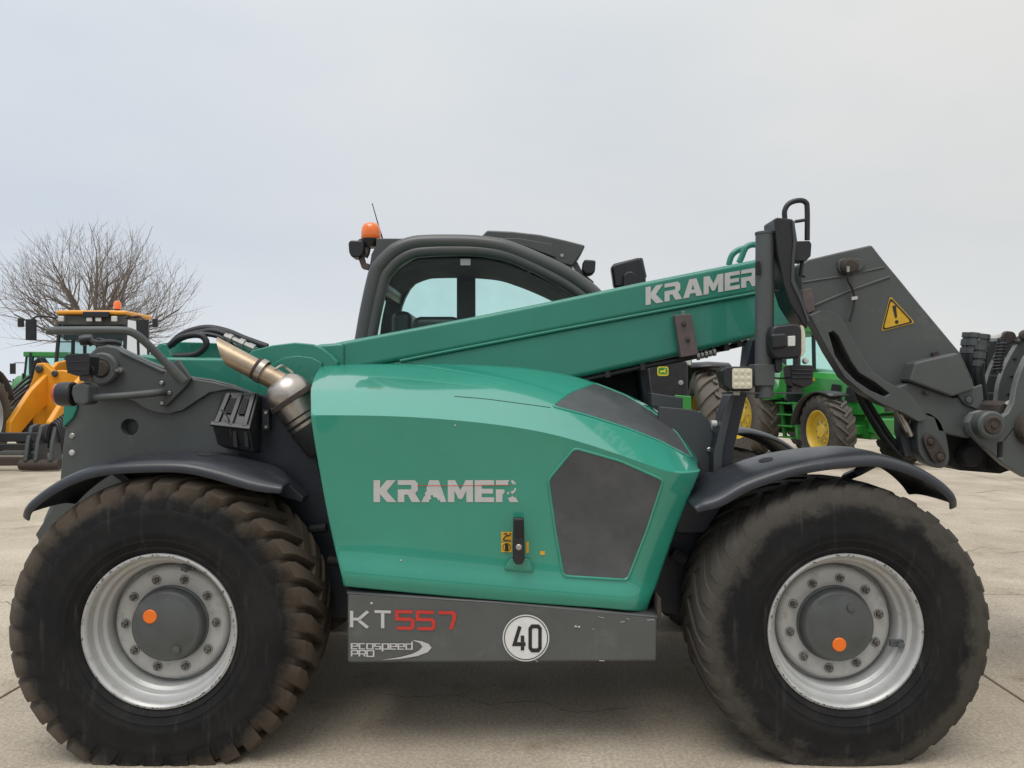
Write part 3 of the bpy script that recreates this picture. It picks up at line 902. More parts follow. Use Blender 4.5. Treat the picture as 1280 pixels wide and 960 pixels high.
# boom pivot boss, pin and lock bolt
bo = MB().mat('grey'); c0 = pt(130, 461, Yc - .03)
bo.lathe([(.078, .03), (.078, -.02), (.070, -.03), (.045, -.03), (.043, -.018)], c0, (0, 1, 0), 40)
boss = TB(bo, 'pivot_boss', angle=30)
bo = MB().mat('rust').lathe([(0, -.036), (.034, -.036), (.042, -.026), (.044, .0)], c0, (0, 1, 0), 28)
TB(bo, 'pivot_pin', parent=boss)
def bolt(par, px, py, Y, r=.011, mat='bolt', name='bolt'):
    b = MB().mat(mat)
    c = pt(px, py, Y)
    b.lathe([(0, -.011), (r * .7, -.011), (r, -.008), (r, 0)], c, (0, 1, 0), 6)
    b.lathe([(r * 1.35, -.002), (r * 1.35, .004)], c, (0, 1, 0), 16)
    return TB(b, name, parent=par)
bl = MB().mat('bolt'); c1 = pt(150, 463, Yc - .035)
bl.lathe([(0, -.03), (.008, -.03), (.008, -.012), (.015, -.012), (.015, .02)], c1, (0, 1, 0), 12)
TB(bl, 'lock_bolt', parent=boss)
for p in ((90, 545), (90, 566)):
    b = MB().mat('bolt' if p[1] < 550 else 'decal'); c = pt(*p, Yc - .002)
    b.lathe([(0, -.006), (.010, -.005), (.015, 0)], c, (0, 1, 0), 20)
    TB(b, 'rear_marker', parent=chassis)

# lower chassis, axles and belly
un = MB().mat('void')
un.box((-1.95, 3.80, .60), (1.55, 4.85, .98))
un.box((-.80, 3.78, .36), (.66, 4.9, .62))
TB(un, 'chassis_frame', bevel=.02)
un = MB().mat('grey').prism([(41, 690), (52, 648), (92, 560), (120, 520), (300, 520), (300, 800), (60, 800)], 3.80, 4.75)
TB(un, 'counterweight', bevel=.03)
for wx in (1.407, -1.488):
    ax = MB().mat('void')
    ax.lathe([(0, 3.5), (.11, 3.5), (.13, 3.62), (.10, 3.75), (.10, 4.0), (.2, 4.15), (.22, 4.3), (.2, 4.45), (.10, 4.6), (.10, 4.85), (.13, 4.98), (.11, 5.1), (0, 5.1)], (wx, 0, .557), (0, 1, 0), 24)
    TB(ax, 'axle')
ps = MB().mat('navy')       # panels behind the front wheel arch
ps.prism([(806, 640), (838, 655), (872, 640), (884, 655), (866, 700), (858, 745), (856, 770), (826, 766), (808, 755)], 3.68, 3.74)
TB(ps, 'wheel_arch_panel', bevel=.008)
ps = MB().mat('grey_dark').prism([(824, 508), (866, 512), (878, 516), (888, 528), (893, 548), (893, 640), (880, 660), (840, 660), (820, 600)], 3.80, 3.84)
front_panel = TB(ps, 'frame_plate', bevel=.006)
bolt(front_panel, 886.5, 562, 3.80, .014); bolt(front_panel, 851, 694, 3.66, .014)
ps = MB().mat('grey_dark').prism([(814, 491), (854, 497), (854, 513), (815, 508)], 3.95, 4.05)
TB(ps, 'battery_cover', bevel=.006)
b = MB().mat('lamp_white'); c = pt(891, 530, 3.8); b.cyl(c + Vector((-.008, 0, 0)), c + Vector((.018, 0, 0)), .018, 16)
TB(b, 'white_plug', parent=front_panel)
st_ = MB().mat('navy')
st_.prism([(894, 560), (912, 500), (914, 494), (930, 491), (934, 493), (918, 560), (909, 640), (893, 650), (890, 640)], 3.70, 3.86)
strut = TB(st_, 'strut', bevel=.006)
st_ = MB().mat('grey_dark').prism([(893, 565), (908, 508), (914, 494), (919, 493), (904, 560), (898, 645), (891, 648)], 3.68, 3.70)
TB(st_, 'strut_flange', parent=strut, bevel=.003)
# hydraulic parts seen in the gap under the far mudguard
hy = MB().mat('void')
hy.tube([pt(900, 590, 4.1), pt(950, 585, 4.1), pt(1000, 600, 4.2)], .06, seg=16)
hy.box((.95, 4.0, .55), (1.75, 4.7, 1.02))
TB(hy, 'steering_cylinder')
for k in range(4):
    hy = MB().mat('rubber').tube([pt(905 + 6 * k, 640, 3.75), pt(912 + 5 * k, 600 - 6 * k, 3.8), pt(935 + 9 * k, 586 - 4 * k, 3.9), pt(980, 600, 4.0)], .014, seg=8, smooth=5)
    TB(hy, 'brake_hose')
for q, rq in ((((388, 662, 3.66), (408, 660, 3.66)), .022), (((410, 700, 3.6), (428, 704, 3.6)), .02), (((840, 690, 3.6), (856, 700, 3.6)), .03)):
    TB(MB().mat('void').tube([pt(*p) for p in q], rq, seg=10), 'pipe_fitting')

# ---- wheels --------------------------------------------------------
NUT = pm('grimy_wheel_nut', (0.16, 0.15, 0.135), rough=0.55, metal=0.5, var=0.3, vscale=60, dirt=((0.06, 0.045, 0.03), 0.5, 50))
def wheel_parts(kind):
    b = MB().mat('silver')
    b.lathe([(.322, -.170), (.331, -.183), (.329, -.196), (.320, -.200), (.311, -.194), (.306, -.178), (.3045, -.152), (.3035, -.148), (.290, -.144), (.287, -.140), (.284, -.112), (.279, -.106), (.270, -.102), (.267, -.096), (.265, -.050), (.262, -.030), (.250, -.026)], seg=80)
    b.lathe([(.250, -.026), (.250, .15), (.30, .19), (.32, .2)], seg=48)
    b.mat('rimgrey').lathe([(.251, -.028), (.249, -.060), (.240, -.074), (.225, -.079), (.160, -.077), (.14, -.06), (0, -.055)], seg=64)
    rim = b
    t = MB()
    if kind == 'rear':
        t.mat('tyre_rear'); tyre(t, .654, .325, .455, 34, .044, .42, lug_w=.74, reach=.60)
    else:
        t.mat('tyre_front'); tyre(t, .628, .325, .462, 32, .009, .50, lug_w=.62, reach=.60)
    flat_bottom(t, -.557)
    h = MB().mat('hub')
    h.lathe([(.157, -.055), (.156, -.085), (.152, -.124), (.144, -.133), (.118, -.135), (.112, -.138), (.02, -.140), (0, -.140)], seg=48)
    h.lathe([(.164, -.05), (.166, -.080), (.157, -.086)], seg=48)
    n_ = MB().mat(NUT)
    n_.lathe([(0, -.030), (.006, -.030), (.008, -.027), (.008, -.018)], seg=12)
    n_.lathe([(.0, -.019), (.011, -.019), (.0145, -.016), (.0145, .0)], seg=6)
    n_.lathe([(.020, -.004), (.021, .0)], seg=16)
    s_ = MB().mat('orange').lathe([(0, -.004), (.026, -.004), (.030, -.001), (.030, .004)], seg=28)
    v_ = MB().mat('hub').lathe([(0, -.01), (.010, -.012), (.016, -.010), (.017, .004)], seg=14)
    return rim, t, h, n_, s_, v_
CHIP = pm('chipped_rim_edge', (0.045, 0.030, 0.022), rough=0.85, var=0.4, vscale=40)
def make_wheel(kind, x, sticker, plug, nut0, valve):
    rim, t, h, n_, s_, v_ = wheel_parts(kind)
    loc = Vector((x, 3.432, .557)) - T0
    w = rim.build('wheel', tele, loc=loc, angle=40)
    t.build('tyre', w, angle=38)
    h.build('hub_cap', w, bevel=.004)
    nut = None
    for k in range(10):
        a = nut0 + 2 * PI * k / 10
        p = Vector((.198 * math.sin(a), -.078, .198 * math.cos(a)))
        if nut is None: nut = n_.build('wheel_nut', w, loc=p, angle=25)
        else: link_copy(nut, w, p)
    s_.build('reflector', w, loc=Vector((sticker[0], -.140, sticker[1])))
    v_.build('drain_plug', w, loc=Vector((plug[0], -.137, plug[1])))
    vb = MB().mat('hub')
    vb.tube([Vector((.285 * math.sin(valve), -.125, .285 * math.cos(valve))), Vector((.262 * math.sin(valve), -.155, .262 * math.cos(valve)))], .012, seg=10)
    vb.box((.262 * math.sin(valve) - .03, -.13, .27 * math.cos(valve) - .014), (.262 * math.sin(valve) + .03, -.11, .27 * math.cos(valve) + .014))
    vb.build('valve', w, bevel=.003)
    # chipped paint along the outer bead of the rim
    ch = MB().mat(CHIP)
    rg_ = random.Random(int(x * 100))
    a = 0
    while a < 2 * PI:
        L_ = rg_.uniform(.008, .05); dens = .35 + .65 * (math.sin(a * 1.5 + x) > -.2)
        if rg_.random() < dens * .62:
            n3 = max(2, int(L_ / .01))
            in_, out_ = [], []
            for k in range(n3 + 1):
                q = a + L_ * k / n3; wdt = rg_.uniform(.001, .006)
                r1 = .3195 + rg_.uniform(-.004, .003)
                in_.append(Vector((r1 * math.sin(q), -.2012 + .001, r1 * math.cos(q))) + Vector((0, -.0012, 0)))
                r2 = r1 + wdt
                out_.append(Vector((r2 * math.sin(q), -.2012 + .002 * (r2 > .323), r2 * math.cos(q))) + Vector((0, -.0012, 0)))
            ch.grid([in_, out_])
        a += L_ + rg_.uniform(.01, .05)
    tag(ch.build('chipped_paint', w), kind='stuff')
    return w
w_front = make_wheel('front', 1.407, (-.004, -.074), (.045, .085), .12, 1.85)
w_rear = make_wheel('rear', -1.488, (-.064, .046), (.050, -.095), .30, .36)
def copy_wheel(w, y):
    c = link_copy(w, tele, (w.location.x, y - T0.y, w.location.z), (0, 0, PI))
    for ch in w.children:
        link_copy(ch, c)
for w in (w_front, w_rear):
    copy_wheel(w, 5.17)

# ---- mudguards ------------------------------------------------------
def fender(lip_px, y_in, y_out, name='mudguard', Yr=3.24, inner=1):
    path = catmull([pt(x, y, Yr) for x, y in lip_px], 4)
    n = len(path)
    rows = []
    prof = [(0.0, -.035), (.002, -.012), (.02, .006), (.10, .018), (.30, .026), (.60, .029), (.85, .026), (.97, .014), (1.0, -.01)]
    for i, p in enumerate(path):
        a = path[max(0, i - 1)]; c = path[min(n - 1, i + 1)]
        t = (c - a).normalized(); nn = Vector((-t.z, 0, t.x))
        if nn.z < 0: nn = -nn
        e0 = min(1, i / 5.0); e1 = min(1, (n - 1 - i) / 6.0)
        k = min(math.sin(e0 * PI / 2), math.sin(e1 * PI / 2))
        ki = .30 + .70 * (math.sin(min(1, (n - 1 - i) / 8.0) * PI / 2) if inner > 0 else math.sin(min(1, i / 8.0) * PI / 2))
        k = (.86 + .14 * k)
        mid, half = (y_in + y_out) / 2, (y_in - y_out) / 2
        row = []
        for s, hgt in prof:
            y = y_out + (y_in - y_out) * (.5 + (s - .5) * k) * ki
            row.append(Vector((p.x, y, p.z)) + nn * hgt * (.4 + .6 * ki))
        rows.append(row)
    b = MB().mat('fender')
    b.grid(rows)
    return TB(b, name, solid=.009, subsurf=1, angle=60)
front_lip = [(868, 636), (880, 629), (899, 622), (929, 605), (964, 592), (995, 583), (1030, 577), (1065, 573.5), (1093, 573), (1118, 578), (1147, 588), (1173, 603), (1191, 620), (1198, 635)]
rear_lip = [(26, 648), (38, 631), (68, 608), (104, 591), (140, 583), (178, 580.5), (219, 580), (246, 583), (275, 590), (303, 598.5), (330, 606), (354, 611)]
fend_f = fender(front_lip, 3.66, 3.215, inner=-1)
fend_r = fender(rear_lip, 3.66, 3.215)
far_f = fender(front_lip, 4.95, 5.40, inner=-1)
far_r = fender(rear_lip, 4.95, 5.40)
for pr, x, y, Y in ((fend_f, 957, 573, 3.42), (fend_r, 257, 566, 3.42)):
    d_ = MB().mat('void')
    q = pt(x, y, Y)
    bpy.context.view_layer.update()
    bv = BVHTree.FromObject(pr, bpy.context.evaluated_depsgraph_get())
    ptsd = []
    for a_, b_ in circle(0, 0, 1, 20):
        hx = bv.ray_cast(Vector((q.x + a_ * .03, Y + b_ * .045, 2.5)) - T0, Vector((0, 0, -1)))[0]
        ptsd.append((hx + T0 + Vector((0, 0, .002))) if hx else q)
    d_.face([d_.vert(p) for p in ptsd])
    TB(d_, 'dark_recess_patch', parent=pr)  # flat dark disc; the shade of a shallow recess is in its colour
fl = MB().mat('navy')
fl.prism([(868, 606), (892, 592), (920, 596), (912, 622), (896, 646), (882, 667), (862, 668), (843, 667), (850, 640)], 3.56, 3.66)
TB(fl, 'mudflap', bevel=.012)
fl = MB().mat('fender').prism([(300, 580), (335, 584), (352, 596), (380, 622), (377, 629), (352, 622), (318, 606)], 3.58, 3.68)
TB(fl, 'mudguard_tail', bevel=.008)
br = MB().mat('navy')
br.tube([pt(1095, 578, 3.45), pt(1072, 590, 3.45), pt(1058, 596, 3.6)], .020, seg=8)
br.tube([pt(1058, 596, 3.6), pt(1050, 640, 3.72)], .022, seg=8)
TB(br, 'mudguard_bracket')
br = MB().mat('navy')
br.prism([(138, 592), (150, 590), (174, 608), (166, 612)], 3.4, 3.46); br.prism([(150, 584), (166, 584), (166, 606), (156, 606)], 3.5, 3.74)
TB(br, 'mudguard_bracket')

# ---- boom ----------------------------------------------------------
YB = 4.05
bm_ = MB().mat('green_boom')
bm_.prism([(400, 432), (425, 427), (600, 394), (700, 374), (800, 353), (900, 333), (945, 324), (985, 316), (986, 357), (945, 366), (800, 393), (700, 412), (560, 439), (470, 456), (400, 470)], YB, YB + .42)
boom = TB(bm_, 'boom', bevel=.024, segs=3)
bm_ = MB().mat('green_boom')
bm_.prism([(400, 468), (470, 455), (560, 438), (700, 411), (800, 392), (945, 365), (988, 356), (1000, 380), (995, 408), (950, 421), (870, 440), (735, 470), (640, 490), (400, 530)], YB + .012, YB + .41)
TB(bm_, 'boom_profile', bevel=.03, segs=3, parent=boom)
bm_ = MB().mat('green_boom')
bm_.tube([pt(500, 451, YB + .008), pt(560, 439, YB + .006), pt(700, 412, YB + .006), (pt(945, 366, YB + .006))], .0085, seg=8)
TB(bm_, 'boom_weld', parent=boom)
bm_ = MB().mat('green_boom')
bm_.prism([(110, 470), (132, 446), (180, 443), (200, 446), (330, 448), (400, 430), (430, 428), (430, 540), (350, 520), (240, 500), (150, 490)], YB - .02, YB + .46)
TB(bm_, 'boom_tail', bevel=.02, parent=boom)
bm_ = MB().mat('green_boom')
bm_.prism([(300, 452), (315, 438), (340, 431.5), (368, 428), (391, 430), (402, 435), (413, 443), (422, 452), (420, 480), (300, 500)], YB - .09, YB - .02)
TB(bm_, 'boom_stiffener', bevel=.008, parent=boom)
bm_ = MB().mat('green_boom')
bm_.prism([(326, 470), (340, 455), (354, 447), (372, 444.5), (390, 447), (402, 453), (402, 500), (326, 500)], YB - .115, YB - .09)
TB(bm_, 'cylinder_cheek', bevel=.005, parent=boom)
bm_ = MB().mat('green_boom')
bm_.prism([(186, 446), (190, 436), (200, 429.5), (216, 427), (250, 428), (300, 430), (330, 436), (335, 450)], YB + .30, YB + .36)
TB(bm_, 'boom_stiffener', bevel=.006, parent=boom)
bm_ = MB().mat('green_boom').prism([(194, 447), (196, 437), (203, 430), (208, 431), (214, 447)], YB + .02, YB + .05)
TB(bm_, 'hose_lug', bevel=.004, parent=boom)
# lifting eyes on top
for q, Yq in (([(911, 331), (914, 321), (919, 315), (927, 311), (934, 312)], YB + .30), ([(924, 328), (928, 319), (931, 311), (937, 306.5), (945, 306), (951, 311), (953, 322)], YB + .14)):
    e_ = MB().mat('green_boom').tube([pt(x, y, Yq) for x, y in q], .017, seg=10, smooth=4)
    TB(e_, 'lifting_eye', parent=boom)
shapes, tot = heavy_word('KRAMER')
decal('boom_lettering', shapes, 'decal', word_place(807, 381.5, 948, 356.5, 22.5, tot, flat(YB - .003)), boom, T0)
# wear pad block
wp = MB().mat('worn').prism([(843, 394), (864, 392), (873.5, 443), (851.5, 447)], YB - .05, YB + .002)
pad = TB(wp, 'wear_pad', bevel=.004, parent=boom)
for p in ((854.5, 405), (859.5, 424.5)):
    bolt(boom, *p, YB - .05, .010, 'rust', 'pad_bolt')
r_ = MB().mat('bolt').tube([pt(853, 393, YB - .02), pt(852, 389, YB - .02), pt(855, 389, YB - .02), pt(855, 393, YB - .02)], .003, seg=6)
TB(r_, 'pad_eyelet', parent=boom)
# pipes clipped along the underside
hp = MB().mat('rubber')
hp.tube([pt(640, 494, YB + .05), pt(735, 473.5, YB + .05), pt(800, 459, YB + .05), pt(840, 451.5, YB + .05), pt(876, 444, YB + .05), pt(890, 440, YB + .08), pt(902, 436, YB + .12), pt(945, 426, YB + .12)], .014, seg=10, smooth=3)
hp.tube([pt(640, 489, YB + .12), pt(735, 471, YB + .12), pt(850, 446, YB + .12), pt(900, 434, YB + .16)], .012, seg=8)
TB(hp, 'boom_pipe', parent=boom)
hp = MB().mat('bolt')
for k in range(5):
    c = pt(872 + 5 * k, 445 - 1.3 * k, YB + .05)
    hp.cyl(c + Vector((-.006, 0, -.002)), c + Vector((.009, 0, .001)), .022 - .003 * (k % 2), 10)
TB(hp, 'pipe_fitting', parent=boom)
for x, y in ((756, 470), (800, 461), (905, 437), (921, 432)):
    TB(MB().mat('black').prism([(x, y - 7), (x + 6, y - 8), (x + 7, y + 1), (x + 1, y + 2)], YB + .03, YB + .16), 'pipe_clip', parent=boom)
# dark cable gland hood behind (front of cab, under the boom)
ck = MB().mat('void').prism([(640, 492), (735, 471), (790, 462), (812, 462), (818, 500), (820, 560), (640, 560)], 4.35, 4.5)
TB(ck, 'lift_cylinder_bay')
ck = MB().mat('navy').tube([pt(802, 458, 4.3), pt(808, 500, 4.3), pt(812, 560, 4.3)], .04, seg=12)
TB(ck, 'bay_post')

# hoses over the boom tail
hs = MB().mat('rubber')
hoses = [
 ([(214, 431), (226, 420), (243, 413), (262, 410.5), (284, 415), (306, 424), (334, 434)], YB + .24, .021),
 ([(212, 432), (228, 422), (250, 416), (268, 414), (286, 420), (300, 428), (316, 436)], YB + .16, .018),
 ([(205, 438), (222, 424), (240, 419), (252, 420), (258, 428), (254, 437), (244, 443), (230, 445), (218, 445)], YB + .05, .017),
 ([(250, 417), (270, 420), (286, 428), (296, 436)], YB + .08, .012),
]
for q, Yq, rq in hoses:
    h_ = MB().mat('rubber').tube([pt(x, y, Yq) for x, y in q], rq, seg=12, smooth=6)
    TB(h_, 'hydraulic_hose')
ft = MB().mat('bolt')
f0, f1 = pt(281, 420, YB + .06), pt(318, 436, YB + .06)
for t0, t1, rq in ((0, .12, .018), (.12, .25, .024), (.25, .5, .016), (.5, .66, .026), (.66, .8, .018), (.8, 1, .022)):
    ft.cyl(f0.lerp(f1, t0), f0.lerp(f1, t1), rq, 8)
TB(ft, 'hose_coupling')

# ---- exhaust ----------------------------------------------------------
YE = 3.66
ex = MB().mat('pipe')
a_, b_ = pt(281, 441, YE), pt(358, 482, YE)
d_ = (b_ - a_).normalized()
up = Vector((0, 1, 0)).cross(d_); 
if up.z < 0: up = -up
segs_ = 28
ringA, ringI, ringB = [], [], []
r_e = .050
for k in range(segs_):
    an = 2 * PI * k / segs_
    off = up * math.cos(an) * r_e + Vector((0, 1, 0)) * math.sin(an) * r_e
    cut = d_ * (-.055 * math.cos(an) - .01)
    ringA.append(a_ + off + cut); ringI.append(a_ + off * .93 + cut); ringB.append(b_ + off)
deep = [p + d_ * .15 for p in ringI]
ex.grid([deep + deep[:1], ringI + ringI[:1], ringA + ringA[:1], ringB + ringB[:1]])
exh = TB(ex, 'exhaust_pipe', angle=50)
cl_ = MB().mat('steel')
m0 = pt(327, 464, YE)
cl_.lathe([(.054, -.012), (.060, -.012), (.060, .014), (.054, .014)], m0, d_, 32)
cl_.mat('rust').lathe([(.056, -.03), (.056, -.018)], m0, d_, 32)
TB(cl_, 'pipe_clamp', parent=exh)
sl = MB().mat('pipe').lathe([(.052, -.006), (.045, .0), (.045, .12)], pt(333, 468, YE), d_, 28)
TB(sl, 'pipe_sleeve', parent=exh)
dm = MB().mat('steel')
dax = Vector((.48, .10, -.72)).normalized()
dc = pt(362, 494, YE + .02)
prof = [(0, -.105)] + [(.108 * math.sin(t * PI / 2), -.105 * math.cos(t * PI / 2)) for t in (.15, .3, .45, .6, .75, .9, 1)] + [(.108, .012), (.112, .014), (.112, .030), (.104, .032), (.100, .20)]
dm.lathe(prof, dc, dax, 40)
dome = TB(dm, 'silencer_dome', angle=40)
dm = MB().mat('rust').lathe([(.113, .010), (.117, .012), (.117, .034), (.113, .036)], dc, dax, 40)
TB(dm, 'dome_clamp', parent=dome)
dm = MB().mat('steel').tube([pt(344, 462, YE - .02), pt(352, 457, YE), pt(358, 460, YE + .03), pt(366, 466, YE + .05)], .006, seg=6, smooth=3)
TB(dm, 'sensor_pipe', parent=dome)
dm = MB().mat('void')
dm.lathe([(.10, .10), (.104, .11), (.098, .125), (.104, .14), (.098, .155), (.104, .17), (.098, .3)], dc, dax, 36)
TB(dm, 'heat_sleeve', parent=dome)

# ---- black chock holder on the rear plate --------------------------------
HA, HB, HC, HD = pt(283, 491, 3.68), pt(324, 491, 3.68), pt(312, 536, 3.53), pt(265, 531, 3.53)
hn = (HB - HA).cross(HD - HA).normalized()
if hn.y > 0: hn = -hn
def hf(u, v, o=0): return HA.lerp(HB, u).lerp(HD.lerp(HC, u), v) + hn * o
hx = MB().mat('black')
for p in (HA, HB, HC, HD, pt(272, 556, 3.56), pt(318, 566, 3.56), pt(328, 497, 3.72), pt(326, 566, 3.72), pt(278, 491, 3.72), pt(280, 560, 3.72)):
    hx.vert(p)
bmesh.ops.convex_hull(hx.bm, input=hx.bm.verts[:])
holder = TB(hx, 'chock_holder', bevel=.010)
for u in (.05, .42, .80):
    hx = MB().mat('black')
    f_ = [hf(u, .06, .014), hf(u + .13, .06, .014), hf(u + .13, .98, .014), hf(u, .98, .014)]
    hx.extrude_loops([f_], -hn * .012); TB(hx, 'holder_rib', parent=holder, bevel=.003)
hx = MB().mat('black'); hx.extrude_loops([[hf(-.03, .93, .012), hf(1.03, .93, .012), hf(1.03, 1.05, .012), hf(-.03, 1.05, .012)]], -hn * .014); TB(hx, 'holder_lip', parent=holder, bevel=.004)
for u in (.24, .60):
    hx = MB().mat('void'); hx.extrude_loops([[hf(u, .22, .011), hf(u + .17, .22, .011), hf(u + .17, .66, .011), hf(u, .66, .011)]], -hn * .004)
    TB(hx, 'holder_slot', parent=holder)
for x in (290, 304):
    hx = MB().mat('black').prism([(x, 538), (x + 5, 538.5), (x + 7, 560), (x + 2, 559)], 3.53, 3.57); TB(hx, 'holder_rib', parent=holder, bevel=.003)
hx = MB().mat('rubber').tube([pt(276, 512, 3.545), pt(284, 520, 3.535), pt(287, 530, 3.53), pt(289, 545, 3.53)], .004, seg=6, smooth=3)
TB(hx, 'retaining_strap', parent=holder)
hx = MB().mat('navy').prism([(328, 512), (336, 512), (336, 538), (328, 538)], 3.66, 3.71)
TB(hx, 'holder_bracket', parent=holder)
for y in (516, 534): bolt(holder, 333, y, 3.66, .009)

# ---- rear light arms -------------------------------------------------------
ra = MB().mat('grey')
ra.tube([pt(60, 413.5, 3.5), pt(105, 413, 3.5), pt(148, 413, 3.52), pt(166, 416, 3.54), pt(182, 428, 3.57), pt(200, 446, 3.61), pt(228, 474, 3.66)], .0185, seg=14, smooth=5)
arm = TB(ra, 'guard_rail')
ra = MB().mat('grey').prism([(212, 456), (222, 449), (239, 473), (233, 482), (207, 508), (200, 507), (204, 488), (200, 476)], 3.69, 3.712)
TB(ra, 'rail_bracket', bevel=.004)
ra = MB().mat('grey').tube([pt(210, 456, 3.63), pt(230, 477, 3.66)], .0235, seg=14)
TB(ra, 'rail_clamp')
for p in ((202.5, 478.5), (212, 491), (203, 504)): bolt(tele, *p, 3.69, .011, 'bolt', 'bracket_bolt')
ra = MB().mat('grey').tube([pt(104, 496, 3.55), pt(120, 497, 3.55), pt(160, 494.5, 3.58), pt(196, 491, 3.62), pt(206, 490, 3.69)], .017, seg=14, smooth=4)
lamp_arm = TB(ra, 'lamp_arm')
lm = MB().mat('black'); la = pt(72, 493, 3.55); lb = pt(114, 492, 3.55)
dirx = (lb - la).normalized()
lm.lathe([(.052, .012), (.056, .02), (.056, .075), (.050, .082), (0, .082)], la, dirx, 32)
rl = TB(lm, 'rear_lamp')
lm = MB().mat('redlens').lathe([(0, -.012), (.03, -.010), (.048, -.002), (.053, .012)], la, dirx, 32)
TB(lm, 'lamp_lens', parent=rl)
lm = MB().mat('grey').prism([(90, 481), (104, 478), (111, 482), (110, 504), (104, 507), (92, 504), (88, 492)], 3.50, 3.60)
TB(lm, 'lamp_bracket', parent=rl, bevel=.012)
wl_ = MB().mat('black').prism([(81, 446), (84, 443), (110, 441.5), (112.5, 446), (111, 468), (96, 470), (84, 466)], 3.48, 3.56)
for k in (1, 3):
    wl_.prism([(84, 447.5 + 5 * k), (110, 446 + 5 * k), (110, 447 + 5 * k), (84, 448.5 + 5 * k)], 3.476, 3.485)
work = TB(wl_, 'work_lamp', bevel=.008)
wl_ = MB().mat('worn').prism([(98, 468), (113, 464), (114, 477), (99, 476)], 3.53, 3.56)
TB(wl_, 'lamp_foot', parent=work, bevel=.004)
wl_ = MB().mat('rubber').tube([pt(111, 455, 3.5), pt(117, 462, 3.5), pt(114, 470, 3.52)], .004, seg=6, smooth=4)
TB(wl_, 'lamp_cable', parent=work)
# clutter on top of the pivot: cable loop and cap
cc = MB().mat('black')
cc.lathe([(0, -.03), (.024, -.025), (.028, 0), (.024, .03), (0, .035)], pt(107, 425, 3.8), (1, .3, .2), 16)
cc.tube([pt(110, 424, 3.8), pt(122, 428, 3.78), pt(140, 427, 3.78), pt(152, 430, 3.8)], .011, seg=8, smooth=4)
cc.tube([pt(112, 432, 3.8), pt(124, 424, 3.8), pt(140, 430, 3.8)], .007, seg=8, smooth=4)
TB(cc, 'cable_bundle')

# ---- cab -------------------------------------------------------------
YN, YF = 4.56, 5.46
outer = [(440, 520), (446, 440), (449, 418), (456, 378), (465, 338), (471, 327), (481, 317), (490, 309), (500, 304), (510, 300.5), (521, 298.3), (555, 297.6), (590, 298.5), (622, 302), (648, 310), (675, 320.5), (702, 333), (724, 346), (743, 360), (770, 390), (790, 430), (800, 520)]
inner = [(462, 520), (467, 440), (470, 415), (477, 381), (485, 351), (491, 342), (497, 334.5), (505, 328.5), (515, 323), (526, 320), (548, 318.6), (569, 318), (606, 319), (638, 325.5), (664, 337), (696, 354), (715, 366), (732, 380), (745, 395), (757, 415), (766, 440), (774, 520)]
def oc(p): return pt(p[0], p[1], YN)
mid = [((a[0] + b[0]) / 2, (a[1] + b[1]) / 2) for a, b in zip(outer, inner)]
mid2 = [(a[0] * .3 + b[0] * .7, a[1] * .3 + b[1] * .7) for a, b in zip(outer, inner)]
def ring(b, A, Bq, Y0, Y1):
    """band between two outlines, closed by side walls"""
    n_ = len(A)
    f = [[pt(x, y, Y0) for x, y in A], [pt(x, y, Y0) for x, y in Bq]]
    k = [[Vector((p.x, Y1, p.z)) for p in f[0]], [Vector((p.x, Y1, p.z)) for p in f[1]]]
    b.grid([k[0], f[0], f[1], k[1], k[0]])
def smooth_line(L, n=4): return [(p.x, p.y) for p in catmull([(x, y, 0) for x, y in L], n)]
so, sm_, sm2, si = smooth_line(outer), smooth_line(mid), smooth_line(mid2), smooth_line(inner)
cb = MB().mat('cabgrey')
cb.tube([pt((a[0] + b[0]) / 2, (a[1] + b[1]) / 2, YN + .045) for a, b in zip(so, sm_)], .047, seg=14)
cab = TB(cb, 'cab', angle=60)
cb = MB().mat('cabgrey')
cb.tube([pt(a[0] * .5 + b[0] * .5, a[1] * .5 + b[1] * .5, YN + .04) for a, b in zip(sm_, si)], .036, seg=12)
TB(cb, 'door_frame', parent=cab, angle=60)
cb = MB().mat('black'); ring(cb, sm2, si, YN + .03, YN + .10)
TB(cb, 'door_seal', parent=cab)
gb = MB().mat('glass'); gb.face([gb.vert(pt(x, y, YN + .07)) for x, y in si])
TB(gb, 'door_glass', parent=cab)
# far side frame with two window openings (openings read at their own distance)
def q2(L, Y): return [pt(x, y, Y) for x, y in L]
far_out = [Vector((pt(x, y, YN).x * .985 + .0, YF, pt(x, y, YN).z)) for x, y in so]
win1 = [(470, 475), (492, 430), (497, 409), (502, 383), (506, 372), (512, 361), (520, 352), (530, 345.5), (540, 342.5), (552, 341.5), (571, 341.3), (571, 475)]
win2 = [(594, 475), (594, 344.3), (622, 346.5), (648, 353), (672, 363), (690, 373), (706, 388), (720, 410), (728, 440), (732, 475)]
fb = MB().mat('black')
fb.extrude_loops([far_out, q2(win1, YF), q2(win2, YF)], (0, .06, 0))
farf = TB(fb, 'window_frame', parent=cab)
gb = MB().mat('glass_far')
gb.face([gb.vert(p) for p in q2([(x, y) for x, y in win1], YF + .03)]); gb.face([gb.vert(p) for p in q2(win2, YF + .03)])
TB(gb, 'window_pane', parent=cab)
pl = MB().mat('worn').prism([(576.5, 352), (588, 352), (588, 400), (576.5, 400)], YF - .015, YF + .01)
TB(pl, 'pillar_trim', parent=cab)
